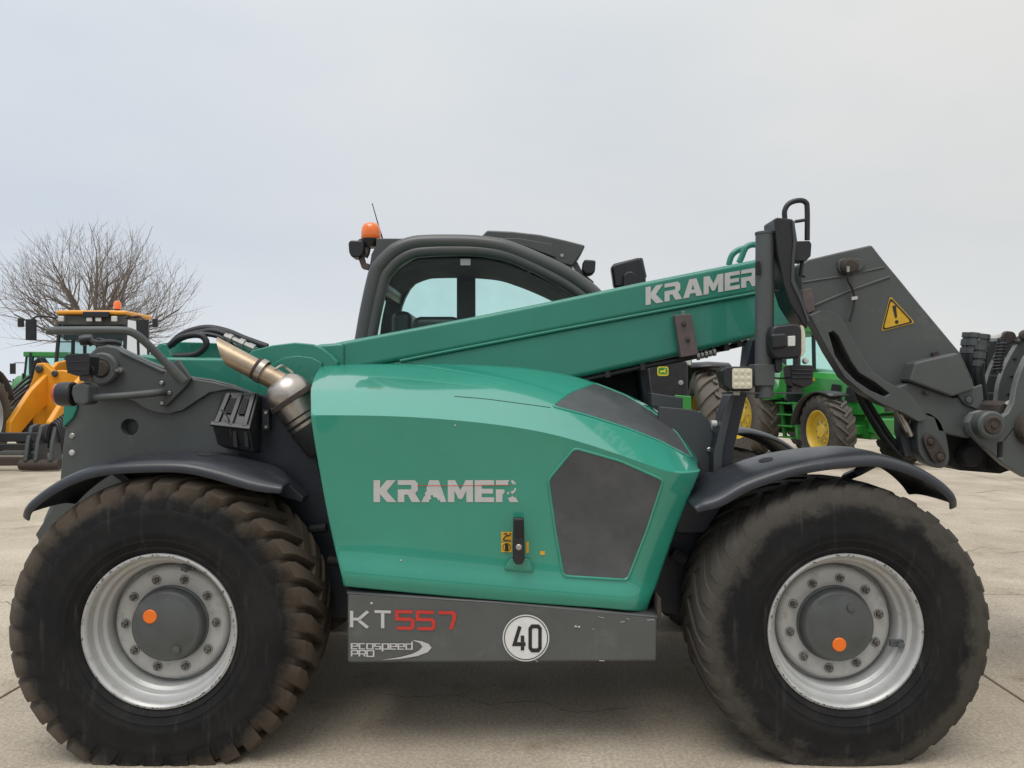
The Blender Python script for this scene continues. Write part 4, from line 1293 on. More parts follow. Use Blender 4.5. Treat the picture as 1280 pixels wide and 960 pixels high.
# roof skin, rear window and windscreen between the two sides
near = [Vector((p.x, YN + .06, p.z - .012)) for p in [pt(x, y, YN) for x, y in so]]
far = [Vector((p.x, YF + .02, p.z - .012)) for p in far_out]
ia = 4 * 4 - 2; ib = 4 * 15
rf = MB().mat('cabgrey')
rf.grid([[n_.lerp(f, t) for n_, f in zip(near[ia:ib], far[ia:ib])] for t in (0, .08, .92, 1)])
TB(rf, 'cab_roof', parent=cab, solid=.05)
gb = MB().mat('glass'); gb.grid([near[2:ia + 1], far[2:ia + 1]]); TB(gb, 'rear_window', parent=cab)
gb = MB().mat('glass'); gb.grid([near[ib - 1:-3], far[ib - 1:-3]]); TB(gb, 'windscreen', parent=cab)
hl = MB().mat('void')      # moulded headlining with grab handle
hl.grid([[n_.lerp(f, t) + Vector((0, 0, -.10 if 0 < t < 1 else -.06)) for n_, f in zip(near[ia + 2:ib + 14], far[ia + 2:ib + 14])] for t in (.05, .2, .5, .8, .99)])
TB(hl, 'headlining', parent=cab, subsurf=1)
lb_ = MB().mat('decal').prism([(575.5, 323.5), (588, 323.5), (588, 331.5), (575.5, 331.5)], YN + .064, YN + .068)
TB(lb_, 'window_label', parent=cab)
cbk = MB().mat('cabgrey')
cbk.box((pt(449, 0, YN).x, YN + .1, .85), (pt(790, 0, YN).x, YF + .05, 1.60))
TB(cbk, 'cab_body', parent=cab, bevel=.03)
se = MB().mat('black')
se.box((-.78, 4.80, 1.62), (-.30, 5.25, 1.78)); se.box((-.76, 4.80, 1.66), (-.63, 5.25, 2.06)); se.box((-.62, 4.74, 1.85), (-.32, 4.84, 2.02))
TB(se, 'driver_seat', parent=cab, bevel=.05, segs=3)
se = MB().mat('black'); se.lathe([(.17, -.012), (.185, 0), (.17, .012), (.158, 0), (.17, -.012)], (.02, 5.02, 1.86), (.55, 0, -.8), 28)
se.cyl((.02, 5.02, 1.86), (.16, 5.02, 1.62), .03, 10)
TB(se, 'steering_wheel', parent=cab)
# roof visor with louvred edge
vs_ = MB().mat('cabgrey')
vs_.prism([(601, 296), (609, 287.5), (640, 289), (675, 293), (707, 300), (732, 306.5), (727, 317), (716, 333), (702, 330), (675, 316), (648, 305), (622, 299)], 4.72, 5.40)
visor = TB(vs_, 'roof_visor', parent=cab, bevel=.012)
vs_ = MB().mat('cabgrey').prism([(612, 297), (650, 298), (690, 305), (695, 322), (660, 309), (630, 301)], 4.708, 4.722)
TB(vs_, 'visor_side_plate', parent=cab, bevel=.004)
b = MB().mat('bolt').lathe([(0, -.006), (.01, -.005), (.012, 0)], pt(702.5, 319.5, 4.72), (0, 1, 0), 12); TB(b, 'visor_bolt', parent=cab)
b = MB().mat('cabgrey').prism([(712, 322), (722, 328), (728, 340), (742, 352), (742, 358), (722, 345)], 4.75, 4.77); TB(b, 'lamp_stay', parent=cab)
b = MB().mat('black').prism([(730, 324), (745, 325), (744, 340), (740, 343), (732, 343), (728, 338)], 4.70, 4.80); TB(b, 'roof_lamp', parent=cab, bevel=.012)
b = MB().mat('grey_dark').lathe([(0, -.014), (.02, -.01), (.024, .01)], pt(596, 297.5, 4.9), (0, 0, -1), 14); TB(b, 'roof_cap', parent=cab)
# rear lamp bracket, beacon, aerial
b = MB().mat('cabgrey').prism([(470, 297.7), (522, 298), (508, 302), (492, 310), (474, 327), (467, 340), (462, 332), (464, 318), (470, 306)], 4.70, 5.30)
TB(b, 'roof_bracket', parent=cab, bevel=.006)
b = MB().mat('worn').prism([(447, 300), (450, 298), (472, 299), (472, 304), (462, 306), (460, 316), (457, 322), (455, 306)], 4.74, 4.80)
b.prism([(446, 318), (453, 317), (456, 328), (462, 330), (461, 337), (452, 335)], 4.74, 4.80)
TB(b, 'lamp_stay', parent=cab, bevel=.004)
b = MB().mat('black').prism([(435, 303), (438, 300), (452, 300.5), (455, 305), (454, 317), (449, 322), (439, 321), (436, 315)], 4.70, 4.82)
TB(b, 'roof_lamp', parent=cab, bevel=.012)
bc = pt(463.7, 300.5, 4.77)
b = MB().mat('black').lathe([(0, -.045), (.045, -.045), (.055, -.01), (.058, .008), (0, .008)], bc, (0, 0, 1), 28); TB(b, 'beacon_base', parent=cab)
b = MB().mat('amber').lathe([(.058, .008), (.061, .015), (.060, .055), (.055, .080), (.045, .098), (.028, .108), (0, .112)], bc, (0, 0, 1), 32); TB(b, 'beacon', parent=cab)
b = MB().mat('black').tube([pt(478, 298, 4.8), pt(472, 278, 4.8), pt(465.5, 255, 4.8)], [.005, .0035, .0025], seg=6); b.lathe([(0, -.006), (.005, 0), (0, .006)], pt(465.5, 255, 4.8), (0, 0, 1), 8)
TB(b, 'aerial', parent=cab)
# cab mirror beyond the boom
b = MB().mat('black').prism([(764, 333), (768, 329), (798, 321.5), (803, 323), (808, 346), (808, 358), (768, 360)], 4.95, 5.03)
mir = TB(b, 'cab_mirror', parent=cab, bevel=.02, segs=3)
b = MB().mat('black').prism([(779, 344), (784, 339), (792, 339), (796, 345), (797, 372), (778, 374)], 4.92, 5.0); TB(b, 'mirror_mount', parent=cab, bevel=.012)
b = MB().mat('grey').prism([(800, 322), (803.5, 323), (808.5, 346), (806, 346)], 4.96, 5.025); TB(b, 'mirror_rim', parent=cab)

# ---- front lamp post ---------------------------------------------------------
YP = 3.66
b = MB().mat('grey').tube([pt(956, 292, YP), pt(955.5, 400, YP), pt(955, 498, YP)], .043, seg=24)
post = TB(b, 'lamp_post', bevel=.006)
b = MB().mat('grey').lathe([(0, -.004), (.046, -.004), (.046, .006), (0, .006)], pt(956, 292, YP), (0, 0, 1), 24); TB(b, 'post_cap', parent=post)
b = MB().mat('void').prism([(945, 327), (950, 326), (951, 343), (945, 344)], YP - .045, YP - .03); TB(b, 'post_slot', parent=post, bevel=.003)
b = MB().mat('grey').prism([(943.5, 455), (969, 455), (969, 482.5), (943.5, 482.5)], YP - .05, YP + .05); TB(b, 'post_sleeve', parent=post, bevel=.005)
b = MB().mat('grey').tube([pt(971, 294, YP + .07), pt(970.5, 362, YP + .07)], .022, seg=14); TB(b, 'side_tube', parent=post)
for q, rq in (((pt(958, 363, YP + .02), pt(985, 364, YP + .02)), .006), ((pt(902, 491.5, YP - .03), pt(1006, 491.5, YP - .03)), .0045), ((pt(962, 484, YP), pt(962, 491, YP)), .005)):
    TB(MB().mat('grey').tube(q, rq, seg=8), 'cross_rod', parent=post)
b = MB().mat('navy').prism([(926, 478), (940, 425), (947, 420), (947, 478)], YP + .10, YP + .18); TB(b, 'post_stay', parent=post, bevel=.005)
# square led lamp with nine cells
b = MB().mat('black').prism([(904, 462), (908, 458), (938, 458), (942, 462), (942, 485), (938, 489), (914, 489), (905, 482)], YP - .10, YP - .0)
b.prism([(900, 463), (908, 457.5), (914, 460), (914, 488), (904, 480)], YP - .09, YP + .0)
led = TB(b, 'work_lamp', parent=tele, bevel=.010)
b = MB().mat('lens').prism(roundpoly([(915.5, 460.5), (940.5, 460.5), (940.5, 486), (915.5, 486)], 3), YP - .106, YP - .098)
TB(b, 'led_lens', parent=led, bevel=.003)
cell = None
for i in range(3):
    for j in range(3):
        c = pt(920 + 8 * i, 465 + 8.2 * j, YP - .106)
        if cell is None:
            cell = MB().mat('lens').lathe([(0, -.003), (.008, -.0022), (.0125, 0)], (0, 0, 0), (0, 1, 0), 12).build('led_cell', led, loc=c - T0)
        else: link_copy(cell, led, c - T0)
b = MB().mat('bolt').prism([(916, 489), (924, 489), (925, 494), (917, 494)], YP - .06, YP - .04); TB(b, 'lamp_clip', parent=led)
# headlight with indicator
b = MB().mat('black').prism(roundpoly([(967, 407), (990, 404), (1000, 405), (1003, 412), (1003, 444), (998, 448), (970, 449), (964, 440), (963, 418)], 6), YP - .11, YP + .06)
b.prism([(964, 417), (984, 416), (985, 434), (966, 437)], YP - .13, YP - .1)
head = TB(b, 'headlight', bevel=.014, segs=3)
b = MB().mat('lens').prism([(1001, 406), (1005, 408), (1007, 416), (1007, 440), (1003, 446), (1000, 446)], YP - .10, YP + .05); TB(b, 'headlight_lens', parent=head, bevel=.005)
b = MB().mat('lamp_white').prism([(985, 420), (994.5, 419.5), (994.5, 432.5), (985, 433)], YP - .122, YP - .10); TB(b, 'indicator', parent=head, bevel=.004)
b = MB().mat('black').prism([(969, 448), (978, 448), (978, 462), (975, 466), (970, 462)], YP - .06, YP); TB(b, 'headlight_foot', parent=head)
b = MB().mat('black').prism([(988, 459), (992, 456), (1015, 456.5), (1017.5, 460), (1016, 480), (1006, 485), (990, 479)], YP - .06, YP + .04)
for k in range(3): b.prism([(990, 461 + 5 * k), (1015, 462 + 4.5 * k), (1015, 464 + 4.5 * k), (990, 463.5 + 5 * k)], YP - .067, YP - .055)
dr = TB(b, 'driving_lamp', bevel=.01)
b = MB().mat('worn').prism([(992, 482), (1000, 478), (1004, 492), (990, 491)], YP - .02, YP + .0); TB(b, 'lamp_foot', parent=dr)
b = MB().mat('lamp_white').lathe([(0, -.012), (.012, -.008), (.016, .01)], pt(1007.5, 451, YP - .02), (0, 1, 0), 16); TB(b, 'marker_lamp', parent=dr)
b = MB().mat('rubber').tube([pt(962, 472, YP), pt(976, 473, YP - .02), pt(990, 472, YP)], .004, seg=6, smooth=4); TB(b, 'lamp_cable', parent=dr)
# upright mirror housing and hoop
b = MB().mat('black').prism([(968, 274), (971, 271.5), (990, 273.5), (993.5, 276), (997, 300), (994, 330), (993.5, 349), (1001, 364), (1012, 399), (1009, 411), (1002, 402), (988, 380), (980, 356), (972, 315)], YP - .06, YP + .10)
mm = TB(b, 'upright_mirror', bevel=.016, segs=3)
b = MB().mat('grey_dark').prism([(993.5, 276), (996, 300), (993, 330), (992.8, 350), (1002, 372), (1012, 401), (1010, 404), (1000, 376), (989, 352), (990, 325), (992, 300), (990, 276)], YP - .07, YP + .11); TB(b, 'mirror_edge', parent=mm, bevel=.004)
b = MB().mat('black').tube([pt(981, 274, YP), pt(981, 263, YP), pt(987, 254, YP), pt(999, 250.5, YP), pt(1007, 253, YP), pt(1009, 262, YP), pt(1009, 300, YP)], .0125, seg=12, smooth=5); TB(b, 'grab_hoop', parent=mm)
b = MB().mat('black').tube([pt(994, 277, YP), pt(1009, 274.5, YP)], .008, seg=8); TB(b, 'hoop_stay', parent=mm)
b = MB().mat('black').prism([(991, 305), (995, 301.5), (1012, 301), (1014.5, 305), (1013.5, 320), (1008, 326), (994, 325)], YP - .05, YP + .05); b.tube([pt(1003, 325, YP), pt(1001, 345, YP), pt(1006, 345, YP)], .010, seg=8)
TB(b, 'mirror_joint', parent=mm, bevel=.008)

# ---- boom head --------------------------------------------------------------
YH = 4.03
b = MB().mat('grey')
b.prism([(1000, 330), (1012, 324), (1050, 315), (1090, 306), (1104, 324), (1124, 348), (1150, 380), (1176, 411), (1201, 441), (1216, 474), (1221, 492), (1196, 500), (1170, 520), (1140, 505), (1112, 490), (1088, 470), (1070, 440), (1056, 410), (1040, 396), (1012, 392), (1002, 360)], YH, YH + .40)
headp = TB(b, 'boom_head', bevel=.010)
b = MB().mat('grey')      # folded channel under the neck
chan = [(1012, 394), (1024, 388.5), (1036, 388), (1048, 394), (1057, 406), (1066, 425), (1080, 448), (1092, 465), (1108, 477), (1128, 486), (1140, 494), (1152, 510), (1158, 525), (1148, 527), (1130, 517), (1100, 504), (1080, 492), (1056, 472), (1036, 440)]
slot = [(1036, 416), (1042, 414), (1048, 420), (1056, 436), (1064, 452), (1074, 466), (1094, 478), (1112, 492), (1106, 496), (1088, 488), (1070, 476), (1056, 462), (1044, 444)]
b.prism(chan, YH - .09, YH - .002, holes=[slot])
TB(b, 'neck_channel', bevel=.005, parent=headp)
b = MB().mat('void').prism([(1030, 412), (1046, 410), (1080, 462), (1116, 488), (1112, 500), (1060, 476)], YH - .02, YH - .004); TB(b, 'channel_inside', parent=headp)
b = MB().mat('grey').tube([pt(1018, 382, YH), pt(1060, 364, YH), pt(1112, 346, YH)], .008, seg=8); TB(b, 'head_weld', parent=headp)
b = MB().mat('grey').tube([pt(1003, 353, YH), pt(1060, 344, YH), pt(1105, 334, YH)], .006, seg=8); TB(b, 'head_weld', parent=headp)
b = MB().mat('grey').prism(roundpoly([(1048, 326), (1056, 322), (1078, 323), (1083, 328), (1078, 337), (1056, 343), (1048, 338)], 6), YH - .02, YH + .002); TB(b, 'sensor_plate', parent=headp, bevel=.005)
b = MB().mat('rust').lathe([(0, -.03), (.03, -.03), (.044, -.02), (.048, .01)], pt(1061, 333, YH - .02), (0, 1, 0), 24); TB(b, 'boom_pin', parent=headp)
b = MB().mat('bolt').tube([pt(1060, 333, YH - .06), pt(1060, 340, YH - .06)], .008, seg=8); TB(b, 'sensor_plug', parent=headp)
b = MB().mat('rubber').tube([pt(1060, 338, YH - .06), pt(1060, 350, YH - .05), pt(1065, 360, YH - .04), pt(1068, 374, YH - .03), pt(1066, 388, YH - .03), pt(1062, 402, YH - .03)], .006, seg=8, smooth=5); TB(b, 'sensor_cable', parent=headp)
b = MB().mat('decal').prism([(1065, 371), (1072, 370), (1072, 374), (1065, 375)], YH - .04, YH - .03); TB(b, 'cable_clip', parent=headp)
b = MB().mat('worn')
b.prism([(1003, 362), (1014, 360), (1018, 372), (1019, 388), (1010, 392), (1004, 378)], YH - .03, YH + .01)
TB(b, 'wear_pad', parent=headp, bevel=.004)
# end block with fold lines
b = MB().mat('grey').prism([(1144, 453), (1198, 440.5), (1219, 487), (1191, 496), (1137, 476)], YH - .10, YH + .45)
TB(b, 'head_end_block', parent=headp, bevel=.012)
b = MB().mat('grey').prism([(1110, 487), (1138, 478), (1192, 497), (1220, 489), (1226, 505), (1230, 540), (1210, 548), (1172, 540), (1166, 524), (1150, 518)], YH - .06, YH + .04)
TB(b, 'hitch_plate', parent=headp, bevel=.010)
b = MB().mat('grey').prism([(1196, 492), (1228, 480), (1230, 500), (1222, 512), (1206, 506)], YH - .075, YH - .06); hk = TB(b, 'hitch_lug', parent=headp, bevel=.006)
for p, rr_ in (((1210.5, 500), .018), ((1158, 491), .010)): bolt(headp, *p, YH - .076, rr_, 'rust' if rr_ < .015 else 'hub', 'hitch_bolt')
b = MB().mat('rust').prism([(1166, 441), (1173, 439), (1174, 445), (1167, 446)], YH - .02, YH); TB(b, 'rust_patch', parent=headp)
# warning triangle
tri = roundpoly([(1112.5, 369.5), (1144, 403.5), (1101, 414.5)], 5)
tri_i = roundpoly([(1113.2, 376), (1137, 401.5), (1106, 409.5)], 3)
decal('warning_triangle', [[[(x, -y) for x, y in tri]]], 'decal_yellow', lambda u, v: pt(u, -v, YH - .003), headp, T0)
wb = MB().mat('decal_black')
n_t = 48
def resample(poly, n):
    P_ = [Vector(p) for p in poly] + [Vector(poly[0])]
    L_ = [0]
    for a, c in zip(P_, P_[1:]): L_.append(L_[-1] + (c - a).length)
    out = []
    for k in range(n):
        t = L_[-1] * k / n; i = max(j for j in range(len(P_) - 1) if L_[j] <= t + 1e-9)
        out.append(P_[i].lerp(P_[i + 1], (t - L_[i]) / max(1e-9, L_[i + 1] - L_[i])))
    return out
tb_ = [pt(p.x, p.y, YH - .0052) for p in (Vector((1119, 396)) + (Vector(q) - Vector((1119, 396))) * .93 for q in resample(tri, n_t))]
ti_ = [pt(p.x, p.y, YH - .0052) for p in (Vector((1119, 396)) + (Vector(q) - Vector((1119, 396))) * .80 for q in resample(tri, n_t))]
wb.grid([tb_ + tb_[:1], ti_ + ti_[:1]])
wb.face([wb.vert(pt(x, y, YH - .0055)) for x, y in ((1115.5, 382.5), (1120, 381.5), (1121.5, 396.5), (1119, 397.5))])
wb.face([wb.vert(pt(x, y, YH - .0055)) for x, y in circle(1121, 402.3, 2.3, 14)])
TB(wb, 'warning_print', parent=headp)
# tilt link below the head, ram and hoses
b = MB().mat('grey').prism(roundpoly([(1146, 528), (1158, 512), (1176, 524), (1184, 545), (1188, 572), (1184, 584), (1172, 586), (1158, 580), (1148, 566)], 8), YH - .06, YH + .02)
link = TB(b, 'tilt_link', bevel=.008)
b = MB().mat('rust').prism(roundpoly([(1155, 546), (1163, 542), (1170, 546), (1183, 566), (1182, 576), (1173, 580), (1166, 576), (1156, 556)], 8), YH - .085, YH - .06); TB(b, 'link_pin_plate', parent=link, bevel=.004)
bolt(link, 1175, 571, YH - .086, .02, 'rust', 'link_bolt'); bolt(link, 1163, 552, YH - .086, .016, 'rust', 'link_bolt')
b = MB().mat('void').prism([(1166, 522), (1230, 545), (1262, 588), (1250, 592), (1200, 588), (1172, 575)], YH + .06, YH + .22); TB(b, 'hitch_shade_block')  # near-black block standing in for the shade behind the hitch
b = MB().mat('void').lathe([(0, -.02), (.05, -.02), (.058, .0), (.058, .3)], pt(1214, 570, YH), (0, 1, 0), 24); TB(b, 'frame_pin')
b = MB().mat('grey_dark').prism([(1124, 512), (1136, 520), (1142, 566), (1132, 572), (1124, 540)], YH + .02, YH + .08); TB(b, 'neck_web', bevel=.006)
b = MB().mat('steel').tube([pt(1116, 495, YH - .02), pt(1126, 520, YH - .02), pt(1138, 545, YH - .02)], .020, seg=14); TB(b, 'tilt_ram_rod')
b = MB().mat('steel').tube([pt(1110, 492, YH - .05), pt(1133, 540, YH - .05)], .007, seg=8); TB(b, 'ram_pipe')
for k, q in enumerate(([(1068, 474), (1078, 500), (1094, 528), (1110, 552), (1128, 572)], [(1071, 474), (1084, 500), (1100, 526), (1118, 552), (1138, 566)], [(1066, 470), (1074, 498), (1088, 524), (1104, 548), (1126, 566)])):
    b = MB().mat('rubber').tube([pt(x, y, YH + .05 + .03 * k) for x, y in q], .013, seg=10, smooth=5); TB(b, 'hitch_hose')

# ================================================================== GRAB on the hitch (a separate tool)
G0 = Vector((2.75, 4.3, .9))
grab = tag(empty('grab_bucket', G0), 'grey rust-stained grab with tall curved ribs, pinned to the end of the telehandler boom', 'loader attachment')
def GB(b, name, **k):
    par = k.pop('parent', grab); return b.build(name, par, G0, **k)
def edged(poly, Y0, Y1, face='grey', holes=()):
    b = MB().mat(face); b.prism(poly, Y0, Y1, holes)
    b.mat('edge'); k = b.mi
    b.bm.normal_update()
    for f in b.bm.faces:
        if abs(f.normal.y) < .5: f.material_index = k
    return b
gp0 = GB(edged([(1214, 541), (1211, 528), (1217, 516), (1228, 513), (1238, 518), (1252, 522), (1261, 516), (1267, 504), (1270, 485), (1275, 467), (1284, 447), (1298, 428), (1322, 416), (1350, 430), (1345, 600), (1282, 597), (1256, 582), (1235, 563)], 3.88, 3.925,
               holes=[roundpoly([(1247, 553), (1254, 552), (1254, 573), (1247, 573)], 2)]), 'side_plate', bevel=.006)
b = MB().mat('grey').lathe([(.070, .05), (.070, -.055), (.060, -.064), (.046, -.064)], pt(1231, 530.5, 3.88), (0, 1, 0), 32); GB(b, 'pin_collar', parent=gp0)
b = MB().mat('rust').lathe([(0, -.078), (.012, -.078), (.014, -.070), (.030, -.070), (.032, -.074), (.040, -.074), (.046, -.066), (.046, -.02)], pt(1231, 530.5, 3.88), (0, 1, 0), 32); GB(b, 'hinge_pin', parent=gp0)
b = MB().mat('grey').lathe([(0, -.02), (.058, -.02), (.066, -.008), (.066, .05)], pt(1216, 531, 3.98), (0, 1, 0), 28); GB(b, 'hinge_flange', parent=gp0)
b = MB().mat('rust').lathe([(0, -.06), (.05, -.06), (.075, -.045), (.085, -.02), (.085, .02)], pt(1288, 536, 3.88), (0, 1, 0), 32); GB(b, 'grease_boss', parent=gp0)
for pts_, Y, x1 in (([(1216, 500), (1216, 467), (1223, 453), (1234, 433), (1244, 424), (1256, 420)], 4.62, 1300),
                    ([(1229, 520), (1230.5, 504), (1232, 485), (1237.5, 464), (1244.6, 448), (1252, 435), (1262, 424), (1274, 420)], 4.42, 1310),
                    ([(1240, 516), (1246, 502), (1249, 481), (1256, 460), (1266, 440), (1278, 423), (1292, 415)], 4.17, 1330)):
    cv = [(p.x, p.y) for p in catmull([(x, y, 0) for x, y in pts_], 4)]
    GB(edged(cv + [(x1, cv[-1][1] + 4), (x1 + 10, 524)], Y, Y + .04, 'grey' if Y < 4.3 else 'grey_dark'), 'curved_rib', bevel=.005)
b = MB().mat('rust').prism([(1246, 519), (1250, 506), (1262, 501), (1268, 506), (1262, 516), (1252, 521)], 3.94, 4.15); GB(b, 'rusty_tray', bevel=.005)
b = MB().mat('rust').tube([pt(1262, 421, 4.2), pt(1258, 420, 4.6)], .030, seg=16); GB(b, 'cross_tube')
b = MB().mat('rust').tube([pt(1287, 419, 3.92), pt(1281, 419, 4.2)], .030, seg=16); GB(b, 'cross_tube')
b = MB().mat('black')
for y in (427, 448, 470, 492): b.tube([pt(1236 + (492 - y) * .12, y, 4.36), pt(1262 + (492 - y) * .18, y + 1, 4.16)], .007, seg=6)
GB(b, 'hose_cage')
b = MB().mat('bolt').tube([pt(1257, 506, 3.93), pt(1263, 502, 3.93), pt(1265, 507, 3.93)], .010, seg=8, smooth=3); GB(b, 'grease_nipple')
for k, (x0, y0, yq) in enumerate(((1208, 416, 4.24), (1216, 416, 4.20), (1224, 432, 4.16), (1229, 418, 4.5))):
    h_ = MB().mat('rubber').tube([pt(x0, y0 + 22, yq), pt(x0 - 1, y0 + 36, yq), pt(x0 + 3, y0 + 62, yq), pt(x0 + 10, y0 + 95, yq)], .030, seg=10, smooth=4)
    GB(h_, 'grab_hose')
    b = MB().mat('hub')
    a = pt(x0 + 2, y0, yq); c = pt(x0 - 1.5, y0 + 26, yq)
    for t0, t1, rq in ((0, .22, .030), (.22, .34, .024), (.34, .62, .031), (.62, .74, .024), (.74, 1, .030)): b.cyl(a.lerp(c, t0), a.lerp(c, t1), rq, 8)
    GB(b, 'hose_coupling')
b = MB().mat('decal').tube([pt(1228, 420, 4.56), pt(1240, 424, 4.5), pt(1250, 421, 4.5)], .03, seg=10, smooth=4); GB(b, 'spare_hose_end')
b = MB().mat('rubber')
for k in range(9): b.lathe([(.020, -.007), (.026, 0), (.020, .007)], pt(1252 - k * .7, 430 + k * 4, 3.98), (0, .1, 1), 10)
b.tube([pt(1252, 424, 3.98), pt(1246, 466, 3.98)], .02, seg=8)
GB(b, 'spring_guard')
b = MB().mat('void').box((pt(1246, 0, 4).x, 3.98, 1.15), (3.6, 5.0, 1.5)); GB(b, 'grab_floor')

# ================================================================== MACHINES BEHIND
def chevron_tyre(b, Rr, rim, W, n=20, lh=.05):
    tyre(b, Rr, rim, W, n, lh, .55, lug_w=.42, reach=.56)
    flat_bottom(b, -Rr + .035)

def ag_wheel(parent, loc, Rr, rim, W, outward, rimmat, steer=0.0):
    """wheel with its outer face towards -Y (outward=-1) or +Y"""
    b = MB().mat(rimmat)
    hw = W / 2
    b.lathe([(rim - .01, -hw * .78), (rim + .012, -hw * .88), (rim - .005, -hw * .90), (rim - .03, -hw * .75), (rim - .045, -hw * .45), (rim - .10, -hw * .30), (rim * .62, -hw * .28), (rim * .55, -hw * .42), (rim * .35, -hw * .46), (rim * .30, -hw * .60), (0, -hw * .62)], seg=40)
    b.lathe([(rim - .045, -hw * .45), (rim - .05, hw * .5), (rim, hw * .85)], seg=40)
    w = b.build('wheel', parent, loc=loc, angle=35)
    w.rotation_euler = (0, 0, (PI if outward > 0 else 0) + steer)
    t = MB().mat('tyre_tractor'); chevron_tyre(t, Rr, rim, W)
    t.build('tyre', w, angle=35)
    nb = MB().mat('bolt').lathe([(0, -.03), (.018, -.03), (.02, 0)], seg=8)
    n0 = None
    for k in range(8):
        p = Vector((rim * .46 * math.sin(k * PI / 4), -hw * .43, rim * .46 * math.cos(k * PI / 4)))
        if n0 is None: n0 = nb.build('wheel_nut', w, loc=p)
        else: link_copy(n0, w, p)
    return w

